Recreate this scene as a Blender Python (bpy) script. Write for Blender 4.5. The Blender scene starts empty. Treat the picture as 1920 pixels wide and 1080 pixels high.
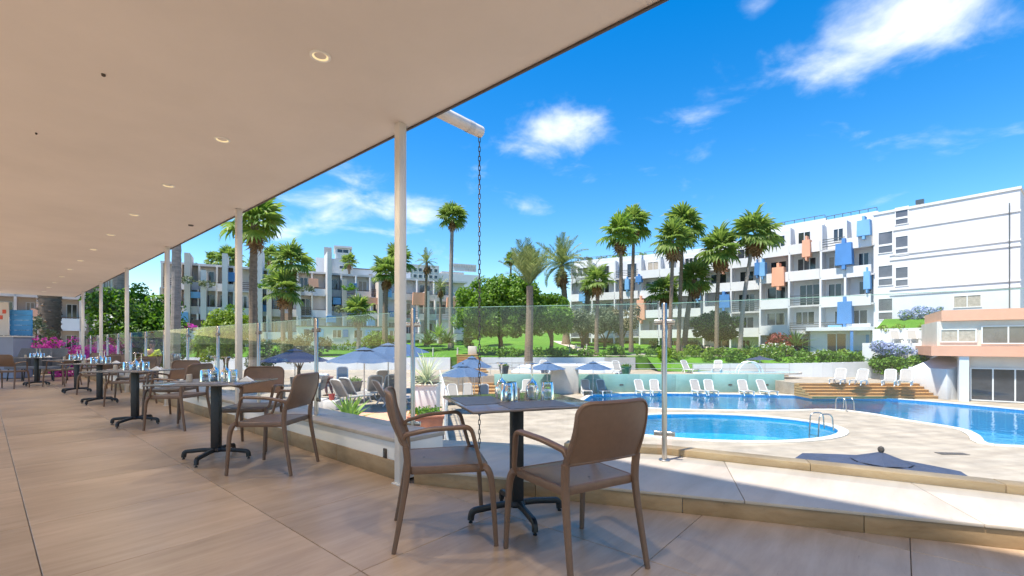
import bpy, bmesh, math, random
import numpy as np
from mathutils import Vector, Matrix
from mathutils.geometry import tessellate_polygon
R = math.radians
SC = bpy.context.scene
COL = SC.collection
# ------------------------------------------------------------------ camera
CAM_H, FPX, PX0, HOR = 1.11, 853.0, 960.0, 645.0
cam_d = bpy.data.cameras.new('camera')
cam_d.sensor_width = 36.0
cam_d.lens = 36.0 * FPX / 1920.0
cam_d.shift_y = (HOR - 540.0) / 1920.0
cam_d.clip_start = 0.05
cam_d.clip_end = 5000
cam = bpy.data.objects.new('camera', cam_d)
cam.location = (0, 0, CAM_H)
cam.rotation_euler = (R(90), 0, 0)
COL.objects.link(cam)
SC.camera = cam
# ------------------------------------------------------------------ light
SUN_EL = 67.0
SUN_TO = Vector((0.62, 0.40, 0)).normalized()     # horizontal direction in which the light travels
sun_d = bpy.data.lights.new('sun', 'SUN')
sun_d.energy = 3.5
sun_d.angle = R(2.0)
sun_d.color = (1.0, 0.93, 0.82)
sun = bpy.data.objects.new('sun', sun_d)
ldir = Vector((SUN_TO.x * math.cos(R(SUN_EL)), SUN_TO.y * math.cos(R(SUN_EL)), -math.sin(R(SUN_EL))))
sun.rotation_euler = ldir.to_track_quat('-Z', 'Y').to_euler()
sun.location = (-20, -20, 40)
COL.objects.link(sun)
w = bpy.data.worlds.new('World')
SC.world = w
w.use_nodes = True
nt = w.node_tree
nt.nodes.clear()
def N(t, typ, **kw):
    n = t.nodes.new(typ)
    for k, v in kw.items():
        setattr(n, k, v)
    return n
L = nt.links.new
sky = N(nt, 'ShaderNodeTexSky', sky_type='NISHITA', sun_disc=False)
sky.sun_elevation = R(SUN_EL)
sky.sun_rotation = math.atan2(-SUN_TO.x, -SUN_TO.y)
sky.altitude = 10
sky.air_density = 1.15
sky.dust_density = 0.25
sky.ozone_density = 2.0
hsv = N(nt, 'ShaderNodeHueSaturation')
hsv.inputs['Hue'].default_value = 0.503
hsv.inputs['Saturation'].default_value = 1.5
hsv.inputs['Value'].default_value = 1.0
L(sky.outputs[0], hsv.inputs['Color'])
tc = N(nt, 'ShaderNodeTexCoord')
# clouds live on a flat layer high above: direction / height
sep = N(nt, 'ShaderNodeSeparateXYZ')
L(tc.outputs['Generated'], sep.inputs[0])
def math_n(op, a, b=None, clamp=False):
    m = N(nt, 'ShaderNodeMath', operation=op, use_clamp=clamp)
    for i, v in enumerate((a, b)):
        if v is None: continue
        if isinstance(v, (int, float)): m.inputs[i].default_value = v
        else: L(v, m.inputs[i])
    return m.outputs[0]
zc = math_n('MAXIMUM', sep.outputs['Z'], 0.0)
zc = math_n('ADD', zc, 0.22)
cx = math_n('DIVIDE', sep.outputs['X'], zc)
cy = math_n('DIVIDE', sep.outputs['Y'], zc)
comb = N(nt, 'ShaderNodeCombineXYZ')
L(cx, comb.inputs[0]); L(cy, comb.inputs[1])
noi = N(nt, 'ShaderNodeTexNoise')
noi.inputs['Scale'].default_value = 4.2
noi.inputs['Detail'].default_value = 9
noi.inputs['Roughness'].default_value = 0.56
noi.inputs['Distortion'].default_value = 0.35
L(comb.outputs[0], noi.inputs['Vector'])
noiL = N(nt, 'ShaderNodeTexNoise')                 # where clouds gather
noiL.inputs['Scale'].default_value = 1.35
noiL.inputs['Detail'].default_value = 2
mapL = N(nt, 'ShaderNodeMapping')
mapL.inputs['Location'].default_value = (3.1, 0.4, 0)
L(comb.outputs[0], mapL.inputs[0]); L(mapL.outputs[0], noiL.inputs['Vector'])
def cdir(px, py):
    v = Vector(((px - PX0) / FPX, 1.0, (HOR - py) / FPX)).normalized()
    return (v.x / (v.z + 0.22), v.y / (v.z + 0.22))
base = math_n('MULTIPLY', math_n('SUBTRACT', noiL.outputs['Fac'], 0.52), 0.7)
tot = base
for px, py, rx, ry, amp in ((1020, 240, 0.24, 0.17, .56), (1720, 10, 0.22, 0.15, .50), (1320, 205, .10, .12, .24),
                        (1530, 150, .12, .10, .22), (640, 385, .55, .28, .30), (1420, 0, .06, .05, .3), (450, 440, .5, .3, .18),
                        (900, 385, .3, .12, .10), (1500, 420, .6, .25, .13)):
    x0, y0 = cdir(px, py)
    a = math_n('POWER', math_n('DIVIDE', math_n('SUBTRACT', cx, x0), rx), 2.0)
    b = math_n('POWER', math_n('DIVIDE', math_n('SUBTRACT', cy, y0), ry), 2.0)
    g = math_n('EXPONENT', math_n('MULTIPLY', math_n('ADD', a, b), -1.0))
    tot = math_n('ADD', tot, math_n('MULTIPLY', g, amp))
dens = math_n('ADD', math_n('MULTIPLY', math_n('SUBTRACT', noi.outputs['Fac'], 0.5), 1.25), tot)
mr = N(nt, 'ShaderNodeMapRange', interpolation_type='SMOOTHSTEP')
mr.inputs['From Min'].default_value = 0.14
mr.inputs['From Max'].default_value = 0.74
L(dens, mr.inputs['Value'])
cm = math_n('MULTIPLY', mr.outputs[0], 0.95, True)
mix = N(nt, 'ShaderNodeMix', data_type='RGBA')
L(cm, mix.inputs['Factor'])
L(hsv.outputs[0], mix.inputs[6])
mix.inputs[7].default_value = (5.6, 5.8, 6.1, 1)
bg = N(nt, 'ShaderNodeBackground')
bg.inputs['Strength'].default_value = 0.095
L(mix.outputs[2], bg.inputs['Color'])
wo = N(nt, 'ShaderNodeOutputWorld')
L(bg.outputs[0], wo.inputs['Surface'])
SC.view_settings.view_transform = 'Standard'
SC.view_settings.look = 'None'
SC.view_settings.exposure = 1.35
SC.view_settings.gamma = 1.0
SC.view_settings.use_curve_mapping = False
SC.render.engine = 'CYCLES'
SC.cycles.max_bounces = 8
SC.cycles.transparent_max_bounces = 24
SC.cycles.caustics_reflective = False
SC.cycles.caustics_refractive = False
# ------------------------------------------------------------------ pixel helpers (direction only; depth from ground/wall)
def G(px, py, z=0.0):
    d = (CAM_H - z) * FPX / (py - HOR)
    return Vector(((px - PX0) / FPX * d, d, z))
def AT(px, d, z=0.0):
    return Vector(((px - PX0) / FPX * d, d, z))
def ZAT(py, d):
    return CAM_H + (HOR - py) / FPX * d
# ------------------------------------------------------------------ materials
MATS = {}
def mat(name, col, rough=0.6, nscale=None, namt=0.15, bump=0.0, bscale=None, metal=0.0, spec=0.5, stretch=None, col2=None, coat=0.0, detail=5, emit=None, trans=0.0):
    if name in MATS: return MATS[name]
    m = bpy.data.materials.new(name); m.use_nodes = True
    t = m.node_tree; p = t.nodes['Principled BSDF']
    p.inputs['Base Color'].default_value = (*col, 1)
    p.inputs['Roughness'].default_value = rough
    p.inputs['Metallic'].default_value = metal
    p.inputs['Specular IOR Level'].default_value = spec
    if coat: p.inputs['Coat Weight'].default_value = coat
    if emit:
        p.inputs['Emission Color'].default_value = (*emit[0], 1); p.inputs['Emission Strength'].default_value = emit[1]
    if nscale or bump:
        tc = N(t, 'ShaderNodeTexCoord'); mp = N(t, 'ShaderNodeMapping')
        if stretch: mp.inputs['Scale'].default_value = stretch
        t.links.new(tc.outputs['Object'], mp.inputs[0])
    if nscale:
        n = N(t, 'ShaderNodeTexNoise'); n.inputs['Scale'].default_value = nscale; n.inputs['Detail'].default_value = detail
        n.inputs['Roughness'].default_value = .6
        t.links.new(mp.outputs[0], n.inputs['Vector'])
        r = N(t, 'ShaderNodeValToRGB')
        c2 = col2 or tuple(min(1, c * (1 + namt)) for c in col)
        c1 = tuple(c * (1 - namt) for c in col) if not col2 else col
        r.color_ramp.elements[0].position = .32; r.color_ramp.elements[1].position = .68
        r.color_ramp.elements[0].color = (*c1, 1); r.color_ramp.elements[1].color = (*c2, 1)
        t.links.new(n.outputs['Fac'], r.inputs[0]); t.links.new(r.outputs[0], p.inputs['Base Color'])
    if bump:
        b = N(t, 'ShaderNodeBump'); b.inputs['Strength'].default_value = bump; b.inputs['Distance'].default_value = .02
        n2 = N(t, 'ShaderNodeTexNoise'); n2.inputs['Scale'].default_value = bscale or (nscale or 20) * 2; n2.inputs['Detail'].default_value = 6
        t.links.new(mp.outputs[0], n2.inputs['Vector'])
        t.links.new(n2.outputs['Fac'], b.inputs['Height']); t.links.new(b.outputs[0], p.inputs['Normal'])
    MATS[name] = m
    return m
def glass_mat(name, tint, ior=1.5, rough=0.0, gl=(1, 1, 1), facmul=1.0, shade=None):
    """clear pane: what passes through is tinted, the rest is mirrored by Fresnel"""
    m = bpy.data.materials.new(name); m.use_nodes = True
    t = m.node_tree; t.nodes.clear()
    tr = N(t, 'ShaderNodeBsdfTransparent'); tr.inputs[0].default_value = (*tint, 1)
    g = N(t, 'ShaderNodeBsdfGlossy'); g.inputs['Roughness'].default_value = rough; g.inputs['Color'].default_value = (*gl, 1)
    f = N(t, 'ShaderNodeFresnel'); f.inputs['IOR'].default_value = ior
    if ior > 1.4:      # same reflectance on both faces of the pane
        ge = N(t, 'ShaderNodeNewGeometry'); mi = N(t, 'ShaderNodeMapRange'); mi.inputs['To Min'].default_value = ior; mi.inputs['To Max'].default_value = 1 / ior
        t.links.new(ge.outputs['Backfacing'], mi.inputs['Value']); t.links.new(mi.outputs[0], f.inputs['IOR'])
    fm = N(t, 'ShaderNodeMath', operation='MULTIPLY'); fm.inputs[1].default_value = facmul; fm.use_clamp = True
    mx = N(t, 'ShaderNodeMixShader'); o = N(t, 'ShaderNodeOutputMaterial')
    t.links.new(f.outputs[0], fm.inputs[0]); t.links.new(fm.outputs[0], mx.inputs[0])
    t.links.new(tr.outputs[0], mx.inputs[1]); t.links.new(g.outputs[0], mx.inputs[2])
    last = mx
    if shade:      # faint film of dust on the pane
        df = N(t, 'ShaderNodeBsdfDiffuse'); df.inputs[0].default_value = (*shade[0], 1)
        m2 = N(t, 'ShaderNodeMixShader'); m2.inputs[0].default_value = shade[1]
        t.links.new(mx.outputs[0], m2.inputs[1]); t.links.new(df.outputs[0], m2.inputs[2]); last = m2
    t.links.new(last.outputs[0], o.inputs[0])
    MATS[name] = m
    return m
def leaf_mat(name, c_dark, c_light, scale=3.0, rough=.5, trans=.35, spec=.35):
    m = bpy.data.materials.new(name); m.use_nodes = True
    t = m.node_tree; p = t.nodes['Principled BSDF']; o = t.nodes['Material Output']
    g = N(t, 'ShaderNodeNewGeometry'); r = N(t, 'ShaderNodeValToRGB')
    r.color_ramp.elements[0].color = (*c_dark, 1); r.color_ramp.elements[1].color = (*c_light, 1)
    t.links.new(g.outputs['Random Per Island'], r.inputs[0])
    t.links.new(r.outputs[0], p.inputs['Base Color'])
    p.inputs['Roughness'].default_value = rough; p.inputs['Specular IOR Level'].default_value = spec
    tl = N(t, 'ShaderNodeBsdfTranslucent'); mx = N(t, 'ShaderNodeMixShader'); mx.inputs[0].default_value = trans
    hs = N(t, 'ShaderNodeHueSaturation'); hs.inputs['Value'].default_value = 1.5; hs.inputs['Saturation'].default_value = 1.1
    t.links.new(r.outputs[0], hs.inputs['Color']); t.links.new(hs.outputs[0], tl.inputs[0])
    t.links.new(p.outputs[0], mx.inputs[1]); t.links.new(tl.outputs[0], mx.inputs[2]); t.links.new(mx.outputs[0], o.inputs[0])
    MATS[name] = m
    return m
# ------------------------------------------------------------------ mesh builder
class MB:
    def __init__(s): s.v = []; s.f = []; s.sm = False
    def add(s, vs, fs):
        o = len(s.v); s.v.extend([tuple(p) for p in vs]); s.f.extend([tuple(i + o for i in f) for f in fs]); return s
    def box(s, x0, x1, y0, y1, z0, z1, M=None):
        vs = [Vector((x, y, z)) for z in (z0, z1) for y in (y0, y1) for x in (x0, x1)]
        if M is not None: vs = [M @ v for v in vs]
        return s.add(vs, [(0, 2, 3, 1), (4, 5, 7, 6), (0, 1, 5, 4), (2, 6, 7, 3), (0, 4, 6, 2), (1, 3, 7, 5)])
    def prism(s, poly, z0, z1, holes=None):
        """poly CCW list of (x,y)"""
        loops = [list(poly)] + [list(h) for h in (holes or [])]
        flat = [p for l in loops for p in l]
        tris = tessellate_polygon([[Vector((p[0], p[1], 0)) for p in l] for l in loops])
        n = len(flat)
        vs = [(p[0], p[1], z0) for p in flat] + [(p[0], p[1], z1) for p in flat]
        fs = []
        for a, b, c in tris:
            pa, pb, pc = flat[a], flat[b], flat[c]
            if (pb[0]-pa[0])*(pc[1]-pa[1]) - (pb[1]-pa[1])*(pc[0]-pa[0]) < 0: b, c = c, b
            fs.append((a + n, b + n, c + n)); fs.append((c, b, a))
        o = 0
        for li, l in enumerate(loops):
            m = len(l)
            area = sum(l[i][0]*l[(i+1) % m][1] - l[(i+1) % m][0]*l[i][1] for i in range(m))
            flip = (area < 0) != (li > 0)
            for i in range(m):
                a, b = o + i, o + (i + 1) % m
                fs.append((a, b, b + n, a + n) if not flip else (b, a, a + n, b + n))
            o += m
        return s.add(vs, fs)
    def sheet(s, poly, z, holes=None):
        loops = [list(poly)] + [list(h) for h in (holes or [])]
        flat = [p for l in loops for p in l]
        tris = tessellate_polygon([[Vector((p[0], p[1], 0)) for p in l] for l in loops])
        fs = []
        for a, b, c in tris:
            pa, pb, pc = flat[a], flat[b], flat[c]
            if (pb[0]-pa[0])*(pc[1]-pa[1]) - (pb[1]-pa[1])*(pc[0]-pa[0]) < 0: b, c = c, b
            fs.append((a, b, c))
        return s.add([(p[0], p[1], z) for p in flat], fs)
    def tube(s, path, rad, n=10, caps=True, up=None, sq=1.0):
        """rad: float, or per point r or (ra, rb); sq>1 squares the section"""
        P = [Vector(p) for p in path]; m = len(P)
        rr = rad if isinstance(rad, (list, tuple)) and len(rad) == m else [rad] * m
        T = []
        for i in range(m):
            t = (P[min(i + 1, m - 1)] - P[max(i - 1, 0)]); T.append(t.normalized())
        u0 = Vector(up) if up is not None else (Vector((0, 0, 1)) if abs(T[0].z) < .9 else Vector((1, 0, 0)))
        a = (u0 - T[0] * u0.dot(T[0])).normalized()
        vs = []
        for i in range(m):
            a = (a - T[i] * a.dot(T[i])).normalized(); b = T[i].cross(a)
            r = rr[i]; ra, rb = r if isinstance(r, (tuple, list)) else (r, r)
            for k in range(n):
                th = 2 * math.pi * k / n; c, sn = math.cos(th), math.sin(th)
                if sq != 1.0:
                    c = math.copysign(abs(c) ** (1 / sq), c); sn = math.copysign(abs(sn) ** (1 / sq), sn)
                vs.append(P[i] + a * (c * ra) + b * (sn * rb))
        fs = []
        for i in range(m - 1):
            for k in range(n):
                k2 = (k + 1) % n
                fs.append((i * n + k, i * n + k2, (i + 1) * n + k2, (i + 1) * n + k))
        if caps:
            fs.append(tuple(range(n))[::-1]); fs.append(tuple((m - 1) * n + k for k in range(n)))
        s.sm = True
        return s.add(vs, fs)
    def lathe(s, prof, n=20, M=None):
        vs = []; fs = []
        for r, z in prof:
            for k in range(n):
                th = 2 * math.pi * k / n
                p = Vector((r * math.cos(th), r * math.sin(th), z)); vs.append(M @ p if M is not None else p)
        for i in range(len(prof) - 1):
            for k in range(n):
                k2 = (k + 1) % n
                fs.append((i * n + k, i * n + k2, (i + 1) * n + k2, (i + 1) * n + k))
        s.sm = True
        return s.add(vs, fs)
    def mesh(s, name, material, smooth=None, angle=35, bevel=0.0, bseg=2):
        me = bpy.data.meshes.new(name)
        me.from_pydata(s.v, [], s.f)
        if bevel:
            bm = bmesh.new(); bm.from_mesh(me)
            bmesh.ops.remove_doubles(bm, verts=bm.verts, dist=1e-5)
            es = [e for e in bm.edges if len(e.link_faces) == 2 and e.calc_face_angle(0) > R(40)]
            bmesh.ops.bevel(bm, geom=es, offset=bevel, segments=bseg, affect='EDGES', profile=.5, clamp_overlap=True)
            bm.to_mesh(me); bm.free()
        if material is not None: me.materials.append(material)
        if smooth if smooth is not None else (s.sm or bevel):
            me.shade_smooth(); me.set_sharp_from_angle(angle=R(angle))
        me.update()
        return me
    def build(s, name, material, parent=None, loc=None, rz=0, **kw):
        return link(name, s.mesh(name, material, **kw), parent, loc, rz)
def link(name, me, parent=None, loc=None, rz=0):
    o = bpy.data.objects.new(name, me); COL.objects.link(o)
    if parent is not None: o.parent = parent
    if loc is not None: o.location = loc
    if rz: o.rotation_euler = (0, 0, rz)
    return o
def thing(name, label, cat, loc=(0, 0, 0), rz=0, group=None):
    o = bpy.data.objects.new(name, None); COL.objects.link(o)
    o.location = loc; o.rotation_euler = (0, 0, rz)
    o.empty_display_size = .2
    return tag(o, label, cat, group)
def tag(o, label=None, cat=None, group=None, kind=None):
    if label: o['label'] = label
    if cat: o['category'] = cat
    if group: o['group'] = group
    if kind: o['kind'] = kind
    return o
def copy_tree(o, parent=None):
    c = o.copy(); COL.objects.link(c)
    if parent is not None: c.parent = parent
    for ch in list(o.children): copy_tree(ch, c)
    return c
def place(o, loc, rz=0, label=None, scale=None):
    o.location = loc; o.rotation_euler = (0, 0, rz)
    if label: o['label'] = label
    if scale: o.scale = (scale,) * 3 if not isinstance(scale, tuple) else scale
    return o
def smooth_path(pts, n=6):
    """Catmull-Rom"""
    P = [Vector(p) for p in pts]; out = []
    for i in range(len(P) - 1):
        p0, p1, p2, p3 = P[max(i - 1, 0)], P[i], P[i + 1], P[min(i + 2, len(P) - 1)]
        for k in range(n):
            t = k / n
            out.append(.5 * ((2 * p1) + (-p0 + p2) * t + (2 * p0 - 5 * p1 + 4 * p2 - p3) * t * t + (-p0 + 3 * p1 - 3 * p2 + p3) * t ** 3))
    out.append(P[-1]); return out
def fillet(pts, r, n=5):
    """polyline with rounded corners"""
    P = [Vector(p) for p in pts]; out = [P[0]]
    for i in range(1, len(P) - 1):
        a = (P[i - 1] - P[i]); b = (P[i + 1] - P[i])
        q = min(r, a.length * .49, b.length * .49); A = P[i] + a.normalized() * q; B = P[i] + b.normalized() * q
        for k in range(n + 1):
            t = k / n
            out.append(A * (1 - t) ** 2 + P[i] * 2 * t * (1 - t) + B * t * t)
    out.append(P[-1]); return out
def np_mesh(name, verts, nper, material, smooth=False):
    """verts (M*nper,3): M separate n-gons"""
    me = bpy.data.meshes.new(name); nv = len(verts); m = nv // nper
    me.vertices.add(nv); me.vertices.foreach_set('co', np.asarray(verts, np.float32).ravel())
    me.loops.add(nv); me.loops.foreach_set('vertex_index', np.arange(nv, dtype=np.int32))
    me.polygons.add(m); me.polygons.foreach_set('loop_start', np.arange(0, nv, nper, dtype=np.int32))
    me.update(calc_edges=True); me.materials.append(material)
    if smooth: me.shade_smooth()
    return me
def leaves(rng, cen, nrm, size, aspect=.5, jitter=.8):
    """one diamond-ish quad per centre, roughly facing nrm with jitter; returns (4M,3)"""
    M = len(cen)
    n = nrm + rng.normal(0, jitter, (M, 3)); n /= np.linalg.norm(n, axis=1, keepdims=True) + 1e-9
    t = rng.normal(0, 1, (M, 3)); t -= n * np.sum(t * n, axis=1, keepdims=True); t /= np.linalg.norm(t, axis=1, keepdims=True) + 1e-9
    b = np.cross(n, t)
    s = size * rng.uniform(.65, 1.3, (M, 1))
    q = np.stack([cen - t * s, cen - b * s * aspect + n * s * .12, cen + t * s, cen + b * s * aspect + n * s * .12], axis=1)
    return q.reshape(-1, 3)
# ================================================================== TERRACE
U = Vector((-.7586, .6516, 0)); V = Vector((.6516, .7586, 0)); P0 = Vector((-.866, 3.64, 0))
ANG_U = math.atan2(U.y, U.x)
def W(su, sv, z=0.0):
    p = P0 + U * su + V * sv
    return Vector((p.x, p.y, z))
def W2(su, sv):
    p = W(su, sv); return (p.x, p.y)
TRAV_ANG = math.atan2(V.y, V.x)
def stone_mat(name, cA, cB, cC, rough, streak=(0.7, 14.0, 14.0), ang=TRAV_ANG, bump=.12, spec=.45, dirt=0.25, rmin=None):
    m = bpy.data.materials.new(name); m.use_nodes = True
    t = m.node_tree; p = t.nodes['Principled BSDF']; l = t.links.new
    g = N(t, 'ShaderNodeNewGeometry'); mp = N(t, 'ShaderNodeMapping', vector_type='TEXTURE')
    mp.inputs['Rotation'].default_value = (0, 0, ang)
    l(g.outputs['Position'], mp.inputs[0])
    oi = N(t, 'ShaderNodeObjectInfo')
    off = N(t, 'ShaderNodeVectorMath', operation='SCALE'); off.inputs['Scale'].default_value = 7.0
    cv = N(t, 'ShaderNodeCombineXYZ'); l(oi.outputs['Random'], cv.inputs[0]); l(oi.outputs['Random'], cv.inputs[2])
    l(cv.outputs[0], off.inputs[0])
    addv = N(t, 'ShaderNodeVectorMath', operation='ADD'); l(mp.outputs[0], addv.inputs[0]); l(off.outputs[0], addv.inputs[1])
    m2 = N(t, 'ShaderNodeMapping'); m2.inputs['Scale'].default_value = streak; l(addv.outputs[0], m2.inputs[0])
    n1 = N(t, 'ShaderNodeTexNoise'); n1.inputs['Scale'].default_value = 1.0; n1.inputs['Detail'].default_value = 9; n1.inputs['Roughness'].default_value = .68; n1.inputs['Distortion'].default_value = .25
    l(m2.outputs[0], n1.inputs['Vector'])
    r = N(t, 'ShaderNodeValToRGB'); e = r.color_ramp.elements
    e[0].position = .25; e[0].color = (*cA, 1); e[1].position = .74; e[1].color = (*cC, 1)
    x = e.new(.5); x.color = (*cB, 1)
    l(n1.outputs['Fac'], r.inputs[0])
    n2 = N(t, 'ShaderNodeTexNoise'); n2.inputs['Scale'].default_value = 1.3; n2.inputs['Detail'].default_value = 4
    l(addv.outputs[0], n2.inputs['Vector'])
    mr = N(t, 'ShaderNodeMapRange'); mr.inputs['From Min'].default_value = .3; mr.inputs['From Max'].default_value = .7
    mr.inputs['To Min'].default_value = 1 - dirt; mr.inputs['To Max'].default_value = 1.08
    l(n2.outputs['Fac'], mr.inputs['Value'])
    # dark pin holes, drawn out along the vein
    n3 = N(t, 'ShaderNodeTexNoise'); n3.inputs['Scale'].default_value = 6.0; n3.inputs['Detail'].default_value = 6; n3.inputs['Roughness'].default_value = .75
    m3 = N(t, 'ShaderNodeMapping'); m3.inputs['Scale'].default_value = (.9, 4.5, 4.5); l(addv.outputs[0], m3.inputs[0]); l(m3.outputs[0], n3.inputs['Vector'])
    pr = N(t, 'ShaderNodeMapRange'); pr.inputs['From Min'].default_value = .27; pr.inputs['From Max'].default_value = .36; pr.inputs['To Min'].default_value = .62
    l(n3.outputs['Fac'], pr.inputs['Value'])
    mu = N(t, 'ShaderNodeMath', operation='MULTIPLY'); l(mr.outputs[0], mu.inputs[0]); l(pr.outputs[0], mu.inputs[1])
    vr = N(t, 'ShaderNodeMapRange'); vr.inputs['To Min'].default_value = .93; vr.inputs['To Max'].default_value = 1.05; l(oi.outputs['Random'], vr.inputs['Value'])
    mu2 = N(t, 'ShaderNodeMath', operation='MULTIPLY'); l(mu.outputs[0], mu2.inputs[0]); l(vr.outputs[0], mu2.inputs[1])
    mc = N(t, 'ShaderNodeMix', data_type='RGBA', blend_type='MULTIPLY'); mc.inputs['Factor'].default_value = 1
    l(r.outputs[0], mc.inputs[6])
    cc = N(t, 'ShaderNodeCombineColor'); [l(mu2.outputs[0], cc.inputs[i]) for i in range(3)]
    l(cc.outputs[0], mc.inputs[7]); l(mc.outputs[2], p.inputs['Base Color'])
    rr = N(t, 'ShaderNodeMapRange'); rr.inputs['To Min'].default_value = rough - .1; rr.inputs['To Max'].default_value = rough + .12; l(n2.outputs['Fac'], rr.inputs['Value']); l(rr.outputs[0], p.inputs['Roughness'])
    p.inputs['Specular IOR Level'].default_value = spec
    b = N(t, 'ShaderNodeBump'); b.inputs['Strength'].default_value = bump; b.inputs['Distance'].default_value = .004
    l(n3.outputs['Fac'], b.inputs['Height']); l(b.outputs[0], p.inputs['Normal'])
    MATS[name] = m
    return m
FLOOR = stone_mat('travertine', (.375, .262, .168), (.465, .338, .23), (.54, .41, .295), .36, streak=(1.5, 11, 11), dirt=.22)
SKIRT = stone_mat('travertine_skirting', (.24, .15, .07), (.36, .245, .135), (.45, .33, .20), .45, streak=(3, 3, 9))
MARBLE = stone_mat('ledge_stone', (.38, .325, .265), (.45, .395, .335), (.50, .455, .395), .45, streak=(.8, 5, 5), dirt=.12)
DECK = stone_mat('deck_stone', (.34, .27, .20), (.42, .345, .265), (.48, .405, .325), .6, streak=(.25, 2.2, 2.2), ang=R(12), dirt=.28)
JOINT = mat('joint_grout', (.20, .152, .108), .9, 40, .2)
PLASTER = mat('white_plaster', (.66, .62, .57), .75, 3.0, .06, .08, 30)
WALLW = mat('white_wall_paint', (.78, .76, .72), .7, 1.5, .05, .06, 40)
CEIL = mat('ceiling_plaster', (.78, .72, .665), .85, .7, .055, .12, 9, detail=8)
POSTM = mat('post_white_paint', (.66, .63, .59), .35, 6, .05)
DARKTRIM = mat('dark_bronze_trim', (.07, .055, .045), .5)
STEEL = mat('brushed_steel', (.50, .46, .42), .30, 60, .1, metal=1.0, stretch=(1, 1, .05))
DARKSTEEL = mat('dark_steel', (.20, .18, .165), .35, metal=1.0)
GLASS = glass_mat('balustrade_glass', (.965, .985, .978), 1.5, 0, facmul=.5, shade=((.7, .75, .73), .006))
GLEDGE = mat('glass_edge_green', (.25, .48, .42), .15, spec=.7)
# --- ground far below everything, out to the horizon
gm = mat('ground_dry', (.20, .175, .12), .95, .02, .3)
g = MB().sheet([(-1500, -1500), (1500, -1500), (1500, 2500), (-1500, 2500)], -4.6).build('ground', gm)
tag(g, 'dry ground running out to the horizon', None, kind='structure')
# --- terrace slab: sub base + tiles
RS = Vector((.9496, -.3134, 0)); RN = Vector((.3134, .9496, 0))     # riser run and its outward normal
LEFT_WALL_D = .46
GA, GB, GC = Vector((-.95, 4.36, 0)), Vector((1.29, 3.85, 0)), Vector((6.4, 1.02, 0))     # glass run on the ledge
def outer_line(off):
    d1 = (GB - GA).normalized(); n1 = Vector((-d1.y, d1.x, 0)); d2 = (GC - GB).normalized(); n2 = Vector((-d2.y, d2.x, 0))
    nb = (n1 + n2).normalized() / math.cos((math.acos(max(-1, min(1, n1.dot(n2))))) / 2)
    return [GA + n1 * off, GB + nb * off, GC + n2 * off]
OUT = outer_line(.36)
RISE1 = P0 + RS * 7.2
slab_poly = [W2(21, -24), W2(-9, -24), (RISE1.x, RISE1.y), (OUT[2].x, OUT[2].y), (OUT[1].x, OUT[1].y), (OUT[0].x, OUT[0].y), W2(0, LEFT_WALL_D), W2(21, LEFT_WALL_D)]
sb = MB().prism(slab_poly, -4.5, -.022).build('terrace_floor', JOINT)
tag(sb, 'tan travertine tiled floor of the covered terrace', None, kind='structure')
def clip(poly, a, n):
    """keep side where (p-a).n <= 0"""
    out = []
    for i in range(len(poly)):
        p, q = poly[i], poly[(i + 1) % len(poly)]
        dp = (p[0] - a[0]) * n[0] + (p[1] - a[1]) * n[1]; dq = (q[0] - a[0]) * n[0] + (q[1] - a[1]) * n[1]
        if dp <= 0: out.append(p)
        if (dp < 0 < dq) or (dq < 0 < dp):
            t = dp / (dp - dq); out.append((p[0] + (q[0] - p[0]) * t, p[1] + (q[1] - p[1]) * t))
    return out
def bevel_tile(poly, z0, z1, ch=.0025):
    """tile with a small chamfer"""
    c = (sum(p[0] for p in poly) / len(poly), sum(p[1] for p in poly) / len(poly)); n = len(poly)
    top = []
    for p in poly:
        d = math.hypot(p[0] - c[0], p[1] - c[1]); k = max(0, 1 - ch * 1.4 / max(d, .01)); top.append((c[0] + (p[0] - c[0]) * k, c[1] + (p[1] - c[1]) * k))
    mb = MB()
    vs = [(p[0], p[1], z0) for p in poly] + [(p[0], p[1], z1 - ch) for p in poly] + [(p[0], p[1], z1) for p in top]
    fs = [tuple(2 * n + i for i in range(n))]
    for i in range(n):
        j = (i + 1) % n
        fs += [(i, j, n + j, n + i), (n + i, n + j, 2 * n + j, 2 * n + i)]
    return mb.add(vs, fs)
TS = 1.02; GAP = .0016
full_me = None
for iu in range(-8, 20):
    for iv in range(-8, 4):
        u0, u1 = iu * TS, (iu + 1) * TS; v0, v1 = .03 + (iv - 1) * TS, .03 + iv * TS
        if iu >= 0 and iv > 0: continue
        q = [W2(u1 - GAP, v0 + GAP), W2(u0 + GAP, v0 + GAP), W2(u0 + GAP, v1 - GAP), W2(u1 - GAP, v1 - GAP)]
        r = q
        if iu < 0:
            a = P0 + RN * .01
            r = clip(q, (a.x, a.y), (RN.x, RN.y))
        if len(r) < 3: continue
        c = W((u0 + u1) / 2, (v0 + v1) / 2)
        if r == q:
            if full_me is None:
                h = TS / 2 - GAP
                full_me = bevel_tile([(-h, -h), (h, -h), (h, h), (-h, h)], -.022, 0).mesh('floor_tile', FLOOR)
            link('floor_tile', full_me, sb, (c.x, c.y, 0), ANG_U)
        else:
            ar = abs(sum(r[i][0]*r[(i+1) % len(r)][1] - r[(i+1) % len(r)][0]*r[i][1] for i in range(len(r)))) / 2
            if ar < .003: continue
            bevel_tile([(p[0] - c.x, p[1] - c.y) for p in r], -.022, 0).build('floor_tile', FLOOR, sb, (c.x, c.y, 0))
fc = MB().sheet([W2(21, -24), W2(-9, -24), W2(-9, -9.1), W2(21, -9.1)], -.015).build('bounce_paving', MARBLE); tag(fc, 'unseen pale paving added behind the terrace to bounce sun onto its ceiling', None, kind='structure')  # unseen sunlit paving, added to bounce warm light up onto the ceiling
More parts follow.
